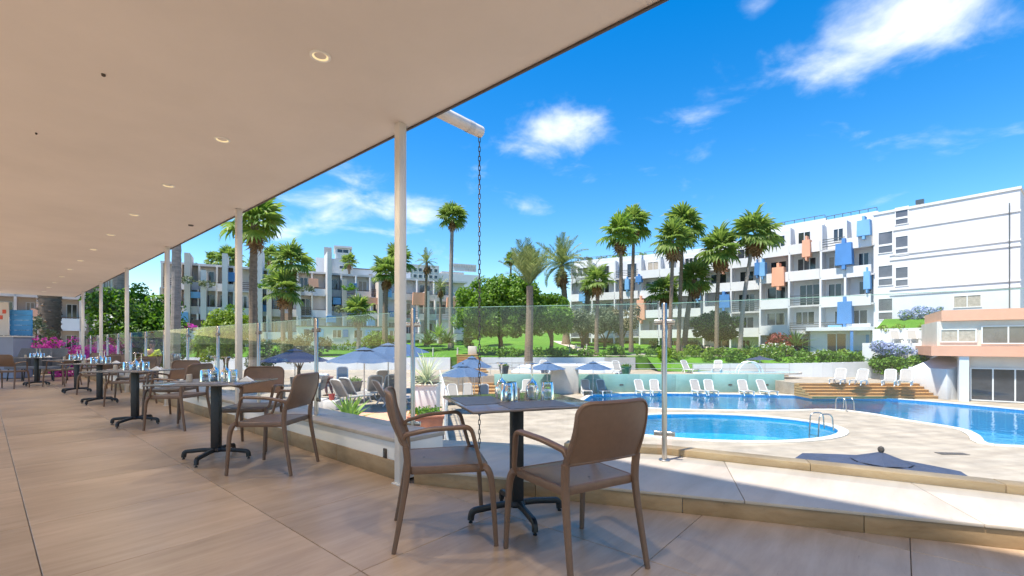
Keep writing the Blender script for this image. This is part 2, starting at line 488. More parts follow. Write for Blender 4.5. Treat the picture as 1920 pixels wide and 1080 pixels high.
# --- low white wall with skirting along the left run
wl = thing('terrace_wall', 'low white parapet wall with tan stone skirting under the glass', 'wall', W(0, 0))
def WL(su, sv): p = W(su, sv) - P0; return (p.x, p.y)
MB().prism([WL(21, .02), WL(.06, .02), WL(.06, LEFT_WALL_D), WL(21, LEFT_WALL_D)], .001, .30).build('wall_core', WALLW, wl, bevel=.006)
for k in range(14):
    a, b = .06 + k * 1.5, min(21, .06 + (k + 1) * 1.5)
    MB().prism([WL(b - .001, .0), WL(a + .001, .0), WL(a + .001, LEFT_WALL_D + .02), WL(b - .001, LEFT_WALL_D + .02)], .3005, .335).build('coping_slab', MARBLE, wl, bevel=.004)
sk = MB().box(-.4985, .4985, 0, .016, .0005, .15).mesh('skirting_tile', SKIRT, bevel=.002)
for k in range(20):
    c = W(.56 + k * 1.0, .003) - P0
    link('skirting_tile', sk, wl, (c.x, c.y, 0), ANG_U + math.pi)
outlet = thing('wall_socket', 'small dark electrical socket on the white parapet wall', 'socket', W(.28, .019, .19), ANG_U + math.pi)
MB().box(-.022, .022, -.012, 0, -.04, .04).build('cover_plate', DARKTRIM, outlet, bevel=.003)
MB().box(-.012, .012, -.016, -.0125, -.022, .018).build('socket_face', DARKSTEEL, outlet)
# --- ledge on the right
LZ = .125
lg = thing('stone_ledge', 'raised pale stone ledge with tan riser carrying the glass', 'ledge', P0)
def LL(v): return (v.x - P0.x, v.y - P0.y)
d1 = (GB - GA).normalized()
lp = [LL(P0 + RS * .09 + RN * .021), LL(RISE1 + RN * .021), LL(OUT[2]), LL(OUT[1]), LL(OUT[0]), LL(W(-.02, LEFT_WALL_D))]
MB().prism(lp, .001, LZ - .02).build('ledge_core', WALLW, lg)
# slabs on top, cut across the run
nsl = 6
for k in range(nsl):
    a, b = P0 + RS * (.09 + 7.1 * k / nsl), P0 + RS * (.09 + 7.1 * (k + 1) / nsl)
    pl = [(p[0] + P0.x, p[1] + P0.y) for p in lp]
    pl[0] = tuple((P0 + RS * .09 - RN * .012)[:2]); pl[1] = tuple((RISE1 - RN * .012)[:2])
    r = clip(pl, (b.x - RS.x * .002, b.y - RS.y * .002), (RS.x, RS.y)) if k < nsl - 1 else pl
    r = clip(r, (a.x + RS.x * .002, a.y + RS.y * .002), (-RS.x, -RS.y)) if k else r
    if len(r) > 2: MB().prism([(p[0] - P0.x, p[1] - P0.y) for p in r], LZ - .0195, LZ).build('ledge_slab', MARBLE, lg, bevel=.003)
rk = MB().box(-.498, .498, 0, .02, .0005, LZ - .02).mesh('riser_tile', SKIRT, bevel=.002)
for k in range(7):
    c = RS * (.59 + k) + RN * .0
    link('riser_tile', rk, lg, (c.x, c.y, 0), math.atan2(RS.y, RS.x))
# --- added kerb behind the glass, in place of the riser mirrored in it
kb = thing('reflection_kerb', 'added tan kerb outside the glass in place of the reflected riser beside the parasol top', 'kerb', GB)
K0, K1 = outer_line(.20), outer_line(.345)
dd = (GC - GB).normalized(); da = (GA - GB).normalized()
nk = 5; LK = 5.4
for k in range(nk):
    a0, b0 = dd * (LK * k / nk + .002), dd * (LK * (k + 1) / nk - .002)
    o0 = K0[1] - GB; o1 = K1[1] - GB
    MB().prism([tuple((o0 + a0)[:2]), tuple((o0 + b0)[:2]), tuple((o1 + b0)[:2]), tuple((o1 + a0)[:2])], LZ + .0005, LZ + .06).build('reflection_kerb_block', SKIRT, kb, bevel=.004)
a0 = da * .9
MB().prism([tuple((o0 + a0)[:2]), tuple((o0 + da * .002)[:2]), tuple((o1 + da * .002)[:2]), tuple((o1 + a0)[:2])], LZ + .0005, LZ + .06).build('reflection_kerb_block', SKIRT, kb, bevel=.004)
# --- roof
ZC = 2.86
rf = MB().prism([W2(20.5, -4.8), W2(-9, -4.8), W2(-9, .05), W2(20.5, .05)], ZC, ZC + .22).build('roof_slab', CEIL)
tag(rf, 'flat cream plastered ceiling slab over the terrace', 'roof')
MB().prism([W2(20.5, .0505), W2(-9, .0505), W2(-9, .066), W2(20.5, .066)], ZC - .012, ZC + .26).build('edge_trim', DARKTRIM, rf)
MB().prism([W2(20.5, .0665), W2(-9, .0665), W2(-9, .10), W2(20.5, .10)], ZC + .02, ZC + .27).build('fascia', POSTM, rf)
RING = mat('lamp_ring_white', (.85, .83, .78), .4)
LAMP = mat('lamp_glow', (.9, .8, .55), .5, emit=((1.0, .80, .42), .28))
LENS = mat('lamp_lens', (.70, .66, .60), .3)
def lamp_mesh():
    a = MB().lathe([(.062, 0), (.060, -.006), (.048, -.008), (.046, -.002)], 24).mesh('trim_ring', RING)
    b = MB().lathe([(.0455, -.003), (.036, -.001), (.0355, .002)], 24).mesh('light_ring', LAMP)
    c = MB().lathe([(.035, .001), (.0001, .0015)], 24).mesh('lens', LENS)
    return a, b, c
lm = lamp_mesh()
for k in range(-4, 12):
    t = thing('recessed_downlight', 'round recessed ceiling downlight with a thin glowing ring', 'downlight', W(-.346 + 1.733 * k, -.86, ZC - .0005), 0, 'downlights in a row along the ceiling')
    for nm, me in zip(('trim_ring', 'light_ring', 'lens'), lm): link(nm, me, t, (0, 0, -.0005))
    ld_ = bpy.data.lights.new('lamp_light', 'SPOT'); ld_.energy = 27; ld_.color = (1.0, .85, .66); ld_.spot_size = R(150); ld_.spot_blend = .8; ld_.shadow_soft_size = .06
    lo_ = bpy.data.objects.new('lamp_light', ld_); COL.objects.link(lo_); lo_.parent = t; lo_.location = (0, 0, -.03)
# small black sensor / stains on the ceiling
for (px, py, r) in ((194, 139, .012), (358, 422, .035), (68, 249, .008)):
    d = (ZC - CAM_H) * FPX / (HOR - py)
    t = MB().lathe([(r, 0), (r * .9, -.012), (r * .3, -.016), (.0005, -.016)], 10).build('ceiling_sensor', DARKTRIM, None, ((px - PX0) / FPX * d, d, ZC - .0005))
    tag(t, {.012: 'tiny dark dot of a sensor in the middle of the bare ceiling', .035: 'dark flat sensor disc on the ceiling near the slim posts', .008: 'faint dark pinhead fixture far in from the ceiling edge'}[r], 'sensor')
# --- posts
pm = MB().box(-.034, .034, -.034, .034, .0, ZC - .001).mesh('column', POSTM, bevel=.004)
pb = MB().box(-.05, .05, -.05, .05, 0, .012).mesh('base_plate', POSTM, bevel=.002)
ordn = ['beside the hanging chain', 'second from the hanging chain', 'third from the hanging chain', 'fourth from the hanging chain', 'fifth from the hanging chain', 'sixth from the hanging chain']
for k in range(6):
    t = thing('canopy_post', 'slim square white steel post holding the roof edge, ' + ordn[k], 'post', W(3.5 * k, -.032, 0), ANG_U, 'roof edge posts')
    link('column', pm, t); link('base_plate', pb, t)
# --- drain pipe and rain chain
dp0 = W(-.30, .07, ZC + .055); pd = thing('drain_spout', 'round white drain spout sticking out of the roof edge', 'spout', dp0, math.atan2(V.y, V.x))
sp_ = MB(); 
prof = [(0, .046), (.50, .046)]
n = 20; vs = []; 
def ringx(x, r): return [(x, r * math.cos(2 * math.pi * k / n), r * math.sin(2 * math.pi * k / n)) for k in range(n)]
rings = [ringx(-.05, .048), ringx(.50, .048), ringx(.50, .043), ringx(.0, .043)]
for rg in rings: vs += rg
fs = []
for i in range(3):
    for k in range(n): fs.append((i * n + k, (i + 1) * n + k, (i + 1) * n + (k + 1) % n, i * n + (k + 1) % n))
MB().add(vs, fs).build('pipe', mat('pipe_white', (.78, .72, .66), .4, 8, .08), pd, smooth=True)
MB().add([p for rg in (ringx(.34, .0505), ringx(.40, .0505)) for p in rg], [(k, n + k, n + (k + 1) % n, (k + 1) % n) for k in range(n)]).build('sleeve', POSTM, pd, smooth=True)
ce = dp0 + V * .485
ch = thing('rain_chain', 'long dark metal rain chain hanging from the drain spout', 'chain', (ce.x, ce.y, LZ + .09))
ctop = ZC + .055 - .05 - (LZ + .09)
pitch = .040; nl = int(ctop / pitch)
lk = []
for a in range(20):
    th = 2 * math.pi * a / 20; x, z = .0085 * math.cos(th), .0135 * math.sin(th)
    lk.append(Vector((x, 0, z + math.copysign(.011, math.sin(th)) * (abs(math.sin(th)) > .02))))
mbk = MB(); 
rr = .0034; k6 = 6; vs = []
for i, p in enumerate(lk):
    tng = (lk[(i + 1) % 20] - lk[i - 1]).normalized(); bn = Vector((0, 1, 0)); nn = tng.cross(bn)
    for k in range(k6): th = 2 * math.pi * k / k6; vs.append(p + nn * (rr * math.cos(th)) + bn * (rr * math.sin(th)))
fs = [(i * k6 + k, i * k6 + (k + 1) % k6, ((i + 1) % 20) * k6 + (k + 1) % k6, ((i + 1) % 20) * k6 + k) for i in range(20) for k in range(k6)]
lkm = MB().add(vs, fs).mesh('chain_link', mat('chain_metal', (.12, .115, .11), .45, metal=.8), smooth=True)
for i in range(nl):
    link('chain_link', lkm, ch, (0, 0, ctop - .02 - i * pitch), R(20 + 90 * (i % 2) + random.Random(i).uniform(-12, 12)))
MB().lathe([(.0005, .03), (.028, .03), (.034, .0), (.028, -.005), (.0005, -.005)], 16).build('anchor_weight', MATS['chain_metal'], ch, (0, 0, -.085))
# --- glass balustrades
PG = {}
def glass_panel(a, b, z0, z1, label, group, inset=.06):
    d = (b - a); Ln = d.length; ang = math.atan2(d.y, d.x)
    t = thing('glass_panel', label, 'glass panel', (a.x, a.y, z0), ang, group)
    h = z1 - z0
    MB().box(inset, Ln - inset, -.005, .005, .05, h - .004).build('pane', GLASS, t)
    MB().box(inset, Ln - inset, -.0055, .0055, h - .0038, h).build('polished_edge', GLEDGE, t)
    return t
def glass_post(p, z0, h, ang, label, group, dark=False, n=18):
    t = thing('balustrade_post', label, 'balustrade post', (p.x, p.y, z0), ang, group)
    MB().lathe([(.0005, h), (.019, h), (.0215, h - .004), (.0215, .006)], n).build('tube', STEEL, t)
    MB().lathe([(.0005, .013), (.040, .013), (.047, .008), (.048, .0005)], n).build('base_flange', STEEL, t)
    for zc in (h * .88, h * .17):
        for s in (-1, 1):
            pts = [(s * .02, 0, zc), (s * .085, 0, zc)]
            MB().tube(pts, [(.022, .013)] * 2, 12, up=(0, 0, 1), sq=1.6).build('clamp', DARKSTEEL if dark else STEEL, t, bevel=.003)
    return t
gz0, gz1 = LZ, 1.455
rp = [GA, GB, GB + dd * 2.6]
rl = ['steel balustrade post against the white post with the hanging chain', 'tall polished steel balustrade post between the dining set and the pools', 'steel balustrade post where the ledge runs on past the half hidden parasol']
for i, p in enumerate(rp):
    glass_post(p, LZ, gz1 - LZ, math.atan2(-.4, 1), rl[i], 'steel balustrade posts')
glass_panel(GA, GB, gz0, gz1, 'clear glass balustrade panel behind the dining table beside the chain', 'glass balustrade panels')
glass_panel(GB, GB + dd * 2.6, gz0, gz1, 'clear glass balustrade panel in front of the half hidden parasol', 'glass balustrade panels')
gl = [W(.2 + 1.57 * k, .15, .335) for k in range(13)]
for k, p in enumerate(gl):
    if k: glass_post(p, .335, 1.05, ANG_U, 'slim steel balustrade post on the white parapet, number %s along from the hanging chain' % ['', 'one', 'two', 'three', 'four', 'five', 'six', 'seven', 'eight', 'nine', 'ten', 'eleven', 'twelve'][k], 'steel balustrade posts', True, 12)
    if k < 12: glass_panel(gl[k + 1], gl[k], .335, 1.385, 'clear glass panel on the white parapet, %s along from the hanging chain' % ['first','second','third','fourth','fifth','sixth','seventh','eighth','ninth','tenth','eleventh','twelfth'][k], 'glass panels on the parapet')
# ================================================================== TERRACE FURNITURE
CHAIRM = mat('chair_tobacco_resin', (.165, .100, .066), .42, 30, .07, .05, 260, spec=.45)
SEATM = mat('chair_seat_resin', (.165, .115, .085), .36, 14, .10, .06, 260, spec=.5)
def make_chair():
    t = thing('dining_armchair', 'x', 'chair', group='brown resin armchairs at the dining tables')
    # seat
    nx, ny = 12, 12; top = []; bot = []
    mb = MB()
    def sp(i, j, dz):
        s = -1 + 2 * i / nx; q = j / ny
        y = -.205 + .425 * q; hw = .205 + .022 * q
        # rounded front corners
        rc = .05
        if y > .22 - rc: hw -= rc - math.sqrt(max(0, rc * rc - (y - (.22 - rc)) ** 2))
        z = .452 - .012 * math.exp(-(s * s * 2.2 + ((q - .42) * 2.2) ** 2)) - (.012 * max(0, q - .85) / .15) - .004 * abs(s) ** 6
        return (s * hw, y, z + dz)
    vs = [sp(i, j, 0) for j in range(ny + 1) for i in range(nx + 1)] + [sp(i, j, -.02) for j in range(ny + 1) for i in range(nx + 1)]
    o = (nx + 1) * (ny + 1); fs = []
    for j in range(ny):
        for i in range(nx):
            a = j * (nx + 1) + i
            fs.append((a, a + 1, a + nx + 2, a + nx + 1)); fs.append((o + a, o + a + nx + 1, o + a + nx + 2, o + a + 1))
    for i in range(nx):
        fs.append((i + 1, i, o + i, o + i + 1)); a = ny * (nx + 1) + i; fs.append((a, a + 1, o + a + 1, o + a))
    for j in range(ny):
        a = j * (nx + 1); fs.append((a, a + nx + 1, o + a + nx + 1, o + a)); a += nx; fs.append((a + nx + 1, a, o + a, o + a + nx + 1))
    seat = mb.add(vs, fs).build('seat', SEATM, t, smooth=True, angle=50)
    rail = MB().tube(fillet([(-.215, -.2, .428), (-.232, .19, .425), (-.19, .218, .42), (.19, .218, .42), (.232, .19, .425), (.215, -.2, .428), (-.215, -.2, .428)], .03), [(.022, .011)] * 1 if False else (.022, .011), 10, up=(0, 0, 1), sq=1.5)
    rail.build('seat_rail', CHAIRM, t)
    MB().lathe([(.0075, .0), (.0003, .0004)], 10).build('drain_hole', DARKTRIM, seat, (0, -.12, .4462))
    # legs
    for s in (-1, 1):
        pts = smooth_path([(s * .235, -.285, 0), (s * .226, -.245, .22), (s * .219, -.215, .43), (s * .222, -.222, .56)], 5)
        n = len(pts); rad = [(.0125 + .0065 * min(1, i / (n * .7)), .0125 + .0060 * min(1, i / (n * .7))) for i in range(n)]
        MB().tube(pts, rad, 12, up=(1, 0, 0), sq=1.35).build('leg', CHAIRM, t)
        pts = smooth_path([(s * .262, .262, 0), (s * .258, .248, .22), (s * .254, .236, .36), (s * .244, .212, .425), (s * .222, .17, .432)], 5)
        n = len(pts); rad = [.0125 + .007 * min(1, i / (n * .6)) for i in range(n)]
        MB().tube(pts, rad, 12, up=(1, 0, 0), sq=1.35).build('leg', CHAIRM, t)
        # arm: up from the front corner of the seat, then back to the backrest
        pts = fillet([(s * .235, .185, .425), (s * .262, .175, .46), (s * .282, .120, .665), (s * .262, -.10, .655), (s * .228, -.225, .625), (s * .222, -.232, .60)], .042, 6)
        n = len(pts); rad = []
        for i, p in enumerate(pts):
            k = min(1, max(0, (p.z - .5) / .12)); rad.append((.0105 + .001 * k, .0135 + .0055 * k * (1 if p.y < .1 else .6)))
        MB().tube(pts, rad, 12, up=(0, 1, 0), sq=1.4).build('armrest', CHAIRM, t)
    # backrest shell
    nx, nz = 20, 16; z0, z1 = .565, .845; Wd = .222; rc = .06
    def bp(i, j, off):
        q = (j / nz); q = 1 - (1 - q) ** 1.25
        z = z0 + (z1 - z0) * q; hw = Wd - .010 * q
        if z > z1 - rc: hw -= rc - math.sqrt(max(0, rc * rc - (z - (z1 - rc)) ** 2))
        s = -1 + 2 * i / nx
        y = -.262 - .075 * q + .042 * (s * hw / Wd) ** 2 - .02 * math.sin(q * math.pi)
        if q < .001: z += .012 * (1 - s * s) - .012
        return Vector((s * hw, y + off, z))
    vs = [bp(i, j, .005) for j in range(nz + 1) for i in range(nx + 1)] + [bp(i, j, -.005) for j in range(nz + 1) for i in range(nx + 1)]
    o = (nx + 1) * (nz + 1); fs = []
    for j in range(nz):
        for i in range(nx):
            a = j * (nx + 1) + i
            fs.append((a + 1, a, a + nx + 1, a + nx + 2)); fs.append((o + a, o + a + 1, o + a + nx + 2, o + a + nx + 1))
    back = MB().add(vs, fs).build('backrest', CHAIRM, t, smooth=True, angle=60)
    rim = [bp(0, j, 0) for j in range(0, nz + 1)] + [bp(i, nz, 0) for i in range(1, nx)] + [bp(nx, j, 0) for j in range(nz, -1, -1)]
    rim = [Vector((-.222, -.225, .545))] + rim + [Vector((.222, -.225, .545))]
    nr = len(rim); rad = [(.0085 + .007 * max(0, 1 - (p.z - .55) / .16), .012 + .005 * max(0, 1 - (p.z - .55) / .16)) for p in rim]
    MB().tube(rim, rad, 10, up=(1, 0, 0)).build('rim', CHAIRM, back)
    low = [bp(i, 0, 0) for i in range(nx + 1)]
    MB().tube(low, .0085, 8).build('lower_rim', CHAIRM, back)
    return t
TOPM = mat('table_top_laminate', (.21, .18, .165), .12, 5, .14, spec=.7, stretch=(1, 4, 1))
EDGEM = mat('table_edge_black', (.014, .012, .011), .4)
BLACKM = mat('cast_iron_black', (.012, .012, .013), .42, 30, .3, .15, 80, spec=.5)
TSZ = .40
def make_table():
    t = thing('dining_table', 'x', 'table', group='square dark dining tables')
    tp = MB().box(-TSZ, TSZ, -TSZ, TSZ, .738, .7501).build('table_top', TOPM, t, bevel=.003)
    MB().box(-TSZ + .002, TSZ - .002, -TSZ + .002, TSZ - .002, .7355, .7375).build('edge_band', EDGEM, tp)
    MB().box(-.04, .04, -.03, .03, .075, .725).build('column', BLACKM, t, bevel=.008)
    MB().box(-.15, .15, -.15, .15, .726, .7352).build('mount_plate', BLACKM, t, bevel=.003)
    for k in range(4):
        a = R(90 * k)
        M = Matrix.Rotation(a, 4, 'Z')
        pts = fillet([(.02, 0, .088), (.12, 0, .088), (.298, 0, .072), (.305, 0, .018)], .03, 6)
        pts = [M @ p for p in pts]
        n = len(pts); MB().tube(pts, [(.020, .017)] * n, 10, up=(0, 0, 1), sq=1.6).build('foot_arm', BLACKM, t)
        gl_ = MB().lathe([(.0005, 0), (.013, 0), (.013, .008), (.006, .010), (.006, .02)], 10).build('glide', BLACKM, t)
        gl_.location = M @ Vector((.305, 0, 0))
    MB().lathe([(.0005, .112), (.050, .108), (.062, .085), (.055, .07), (.0005, .07)], 8).build('hub', BLACKM, t)
    return t
table0 = make_table(); chair0 = make_chair()
# tables: centre, rotation
TN = ['beside the chain', 'second from the chain', 'third from the chain', 'fourth from the chain', 'fifth from the chain', 'by the blue screen']
TB = [((.03, 2.93), R(20)), ((-2.86, 4.40), R(3)), ((-5.22, 6.30), R(3)), ((-7.75, 8.55), R(6)), ((-10.0, 10.45), R(4)), ((-12.75, 12.2), R(8))]
for i, ((x, y), rz) in enumerate(TB):
    o = table0 if i == 0 else copy_tree(table0)
    place(o, (x, y, 0), rz, 'square dark brown dining table on a black cross foot, ' + TN[i])
def face(dx, dy): return math.atan2(dy, dx) - math.pi / 2
CH = [((-.40, 2.70), face(.97, .22), 'armchair turned side on at the table beside the rain chain'),
      ((.325, 2.38), face(-.5, .86), 'armchair seen from behind at the table beside the rain chain'),
      ((-2.13, 4.08), face(-1, .06), 'armchair facing the white cup across the second table from the rain chain'),
      ((-2.82, 4.93), face(.08, -1), 'armchair back to the glass at the second table from the rain chain'),
      ((-4.42, 6.05), face(-1, .1), 'armchair side on at the third table from the rain chain'),
      ((-5.15, 6.92), face(.05, -1), 'armchair back to the glass at the third table from the rain chain'),
      ((-6.95, 8.3), face(-1, .1), 'armchair side on at the fourth table from the rain chain'),
      ((-7.55, 9.2), face(.1, -1), 'armchair back to the glass at the fourth table from the rain chain'),
      ((-9.2, 10.15), face(-1, .05), 'armchair side on at the fifth table from the rain chain'),
      ((-9.85, 11.1), face(.1, -1), 'armchair back to the glass at the fifth table from the rain chain'),
      ((-12.55, 11.35), face(-.35, .9), 'armchair back to the open floor, table by the blue slatted wall'),
      ((-11.95, 12.1), face(-1, 0), 'armchair side on at the table by the blue slatted wall'),
      ((-12.2, 12.95), face(-.3, -1), 'armchair back to the glass at the table by the blue slatted wall')]
for i, ((x, y), rz, lb) in enumerate(CH):
    o = chair0 if i == 0 else copy_tree(chair0)
    place(o, (x, y, 0), rz, 'brown resin ' + lb)
# --- table ware
GLW = bpy.data.materials.new('glassware'); GLW.use_nodes = True
_p = GLW.node_tree.nodes['Principled BSDF']; _p.inputs['Base Color'].default_value = (.97, .985, .99, 1); _p.inputs['Roughness'].default_value = .015; _p.inputs['Transmission Weight'].default_value = 1.0; _p.inputs['IOR'].default_value = 1.48
CERA = mat('beige_ceramic', (.50, .43, .36), .45, 40, .05)
NAPK = mat('paper_napkin', (.82, .81, .79), .85, 60, .04)
MATM = mat('placemat_slate', (.13, .13, .15), .5, 30, .2)
def tumbler():    # upside down
    return MB().lathe([(.0005, .100), (.030, .100), (.033, .096), (.040, .002), (.0385, .0), (.0375, .002), (.031, .088), (.0005, .090)], 20).mesh('upturned_tumbler', GLW)
def wineglass():  # upside down, standing on its rim
    return MB().lathe([(.0005, .205), (.033, .205), (.035, .202), (.008, .195), (.0045, .185), (.0042, .125), (.008, .113), (.024, .098), (.037, .065), (.038, .035), (.031, .0), (.0295, .0005), (.0365, .035), (.0355, .064), (.023, .095), (.0005, .108)], 22).mesh('upturned_wine_glass', GLW)
def cup():
    return MB().lathe([(.0005, .072), (.019, .072), (.0225, .068), (.026, .002), (.0005, .0)], 20).mesh('ceramic_shaker', CERA)
tum, win, cupm = tumbler(), wineglass(), cup()
pmat = MB().box(-.20, .20, -.14, .14, 0, .0025).mesh('placemat', MATM)
nap = MB(); nap.add([(-.06, -.06, 0), (.06, -.06, 0), (.06, .06, 0), (-.06, .06, 0), (0, -.05, .045), (0, .05, .045)], [(0, 1, 4), (1, 2, 5, 4), (2, 3, 5), (3, 0, 4, 5), (0, 3, 2, 1)])
napm = nap.mesh('folded_napkin', NAPK)
def put(me, ti, x, y, label, cat, group=None, rz=0, z=.7505):
    (cx, cy), a = TB[ti]
    p = Matrix.Rotation(a, 3, 'Z') @ Vector((x, y, 0))
    o = link(me.name, me, None, (cx + p.x, cy + p.y, z), a + rz)
    if 'upturned' in me.name: o.scale = (1.15, 1.15, 1.15)
    return tag(o, label, cat, group)
T_ = TN
for ti in range(6):
    tn = 'on the table ' + T_[ti]
    put(pmat, ti, .02, -.24, 'dark rectangular placemat at the clear side ' + tn, 'placemat', 'placemats')
    put(pmat, ti, -.24, .05, 'dark rectangular placemat turned sideways ' + tn, 'placemat', 'placemats', R(90))
    put(win, ti, .10, -.02, 'upturned stemmed wine glass between the tumblers ' + tn, 'glass', 'glassware')
    put(win, ti, -.07, .10, 'upturned wine glass set towards the far edge ' + tn, 'glass', 'glassware')
    put(tum, ti, -.08, -.04, 'upturned clear tumbler standing by itself ' + tn, 'glass', 'glassware')
    put(tum, ti, .19, -.06, 'upturned clear tumbler by the outer corner ' + tn, 'glass', 'glassware')
    put(tum, ti, -.03, .02, 'upturned clear tumbler tucked behind another ' + tn, 'glass', 'glassware')
    put(cupm, ti, .02 if ti == 0 else -.22, .06 if ti == 0 else -.05, 'small beige ceramic shaker by the glasses ' + tn, 'shaker', 'ceramic shakers')
    if ti == 0: put(cupm, ti, .13, .10, 'beige ceramic shaker behind an upturned wine glass ' + tn, 'shaker', 'ceramic shakers')
    if ti: put(napm, ti, .27, .02, 'white folded paper napkin ' + tn, 'napkin', 'folded napkins', R(20))
# ================================================================== POOL DECKS, POOLS, LAWN
ZL, ZU, ZR = -2.7, -1.4, -1.76       # lower pool deck, upper sun deck, right platform
WHITE = mat('white_render', (.66, .665, .67), .7, .6, .05, .05, 25)
CREAM = mat('cream_render', (.62, .56, .49), .75, .8, .08)
TEAL = mat('teal_wall_paint', (.26, .46, .41), .55, .5, .10)
PEACH = mat('peach_paint', (.72, .37, .24), .7, .7, .07)
BLUE = mat('blue_paint', (.07, .22, .50), .6, .7, .10)
LBLUE = mat('light_blue_paint', (.17, .39, .66), .6, .7, .10)
GREYP = mat('grey_concrete', (.42, .40, .38), .8, 1.0, .12, .1, 12)
TIMBER = mat('deck_timber', (.44, .25, .095), .6, 3, .25, .1, 20, stretch=(.4, 6, 6))
def ell(cx, cy, a, b, n=40): return [(cx + a * math.cos(2 * math.pi * k / n), cy + b * math.sin(2 * math.pi * k / n)) for k in range(n)]
near_pool = ell(9.5, 21.2, 5.2, 3.45)
def GP(l, z=ZL): return [tuple(G(px, py, z)[:2]) for px, py in l]
lp_near = GP([(1085, 757), (1250, 767), (1450, 770), (1560, 768), (1640, 777), (1700, 788), (1800, 804), (1835, 818), (1850, 832), (1915, 837), (2060, 840)])
lp_far = GP([(2060, 786), (1915, 769), (1715, 751), (1600, 745), (1500, 742), (1240, 738), (1110, 740)])
def dens(pts, n=3, closed=False):
    o = smooth_path([(p[0], p[1], 0) for p in pts], n); return [(p.x, p.y) for p in o]
long_pool = dens(lp_near) + dens(lp_far)
dk = MB().sheet([(-75, 1), (75, 1), (75, 75), (-75, 75)], ZL, [near_pool, long_pool]).build('pool_deck', DECK)
tag(dk, 'pale stone paving around the swimming pools', None, kind='structure')
# water
def water_mat(name, tint, ior=1.33):
    m = glass_mat(name, tint, ior); t = m.node_tree
    b = N(t, 'ShaderNodeBump'); b.inputs['Strength'].default_value = .35; b.inputs['Distance'].default_value = .05
    n = N(t, 'ShaderNodeTexNoise'); n.inputs['Scale'].default_value = 2.2; n.inputs['Detail'].default_value = 3
    tcw = N(t, 'ShaderNodeNewGeometry'); t.links.new(tcw.outputs['Position'], n.inputs['Vector']); t.links.new(n.outputs['Fac'], b.inputs['Height'])
    for x in t.nodes:
        if x.type in ('BSDF_GLOSSY', 'FRESNEL'): t.links.new(b.outputs[0], x.inputs['Normal'])
    return m
WAT = water_mat('pool_water', (.62, .90, .97))
def pool_tile(name, c1, c2):
    m = bpy.data.materials.new(name); m.use_nodes = True; t = m.node_tree; p = t.nodes['Principled BSDF']
    g_ = N(t, 'ShaderNodeNewGeometry'); br = N(t, 'ShaderNodeTexBrick'); br.offset = 0
    br.inputs['Color1'].default_value = (*c1, 1); br.inputs['Color2'].default_value = (*c2, 1); br.inputs['Mortar'].default_value = (.10, .50, .74, 1)
    br.inputs['Scale'].default_value = 2.0; br.inputs['Mortar Size'].default_value = .012; br.inputs['Brick Width'].default_value = .3; br.inputs['Row Height'].default_value = .3
    t.links.new(g_.outputs['Position'], br.inputs['Vector']); t.links.new(br.outputs[0], p.inputs['Base Color']); p.inputs['Roughness'].default_value = .4
    return m
PT1 = pool_tile('pool_tiles_cyan', (.05, .48, .72), (.055, .51, .75)); PT2 = pool_tile('pool_tiles_blue', (.03, .38, .66), (.035, .41, .69))
COPE = mat('pool_coping_stone', (.70, .64, .55), .55, 5, .1)
def pool(outline, depth, tile, label, shift=.10):
    c = Vector((sum(p[0] for p in outline) / len(outline), sum(p[1] for p in outline) / len(outline), ZL))
    t = thing('swimming_pool', label, 'swimming pool', c)
    loc = [(p[0] - c.x, p[1] - c.y) for p in outline]; n = len(loc)
    mb = MB(); mb.add([(p[0], p[1], -.001) for p in loc] + [(p[0], p[1], -depth) for p in loc], [(i, n + i, n + (i + 1) % n, (i + 1) % n) for i in range(n)])
    mb.build('basin_wall', tile, t, smooth=False)
    MB().sheet(loc, -depth).build('basin_floor', tile, t)
    MB().sheet(loc, -.10).build('water_surface', WAT, t)
    # coping stones along the edge
    per = [Vector((*p, 0)) for p in loc]
    ar = sum(loc[i][0]*loc[(i+1) % n][1] - loc[(i+1) % n][0]*loc[i][1] for i in range(n)); sg = 1 if ar > 0 else -1
    for i in range(n):
        a, b = per[i], per[(i + 1) % n]; L_ = (b - a).length
        if L_ < .15: continue
        pa, nb = per[i - 1], per[(i + 2) % n]
        def nrm(u, v, w_):
            d = ((v - u).normalized() + (w_ - v).normalized()).normalized(); return Vector((d.y, -d.x, 0)) * sg
        na, nb_ = nrm(pa, a, b), nrm(a, b, nb)
        k = max(1, round(L_ / .9))
        for j in range(k):
            t0, t1 = j / k, (j + 1) / k
            A, B = a.lerp(b, t0), a.lerp(b, t1); nA, nB = na.lerp(nb_, t0), na.lerp(nb_, t1)
            e = (B - A).normalized() * .006
            q = [A + e - nA * .04, B - e - nB * .04, B - e + nB * .34, A + e + nA * .34]
            if sg > 0: q = q[::-1]
            MB().prism([(p.x, p.y) for p in q], .002, .045).build('coping_stone', COPE, t)
    return t
pool(near_pool, 1.0, PT1, 'small rounded turquoise pool with a steel ladder at its end')
pool(long_pool, 1.5, PT2, 'long curving blue pool below the row of sun loungers')
# floor drain
dr = MB().box(-.45, .45, -.16, .16, 0, .012); dr = dr.build('floor_drain', DARKSTEEL, None, G(1785, 851, ZL) + Vector((0, 0, .004)), R(-5)); tag(dr, 'dark metal floor drain grate set in the pale paving', 'drain')
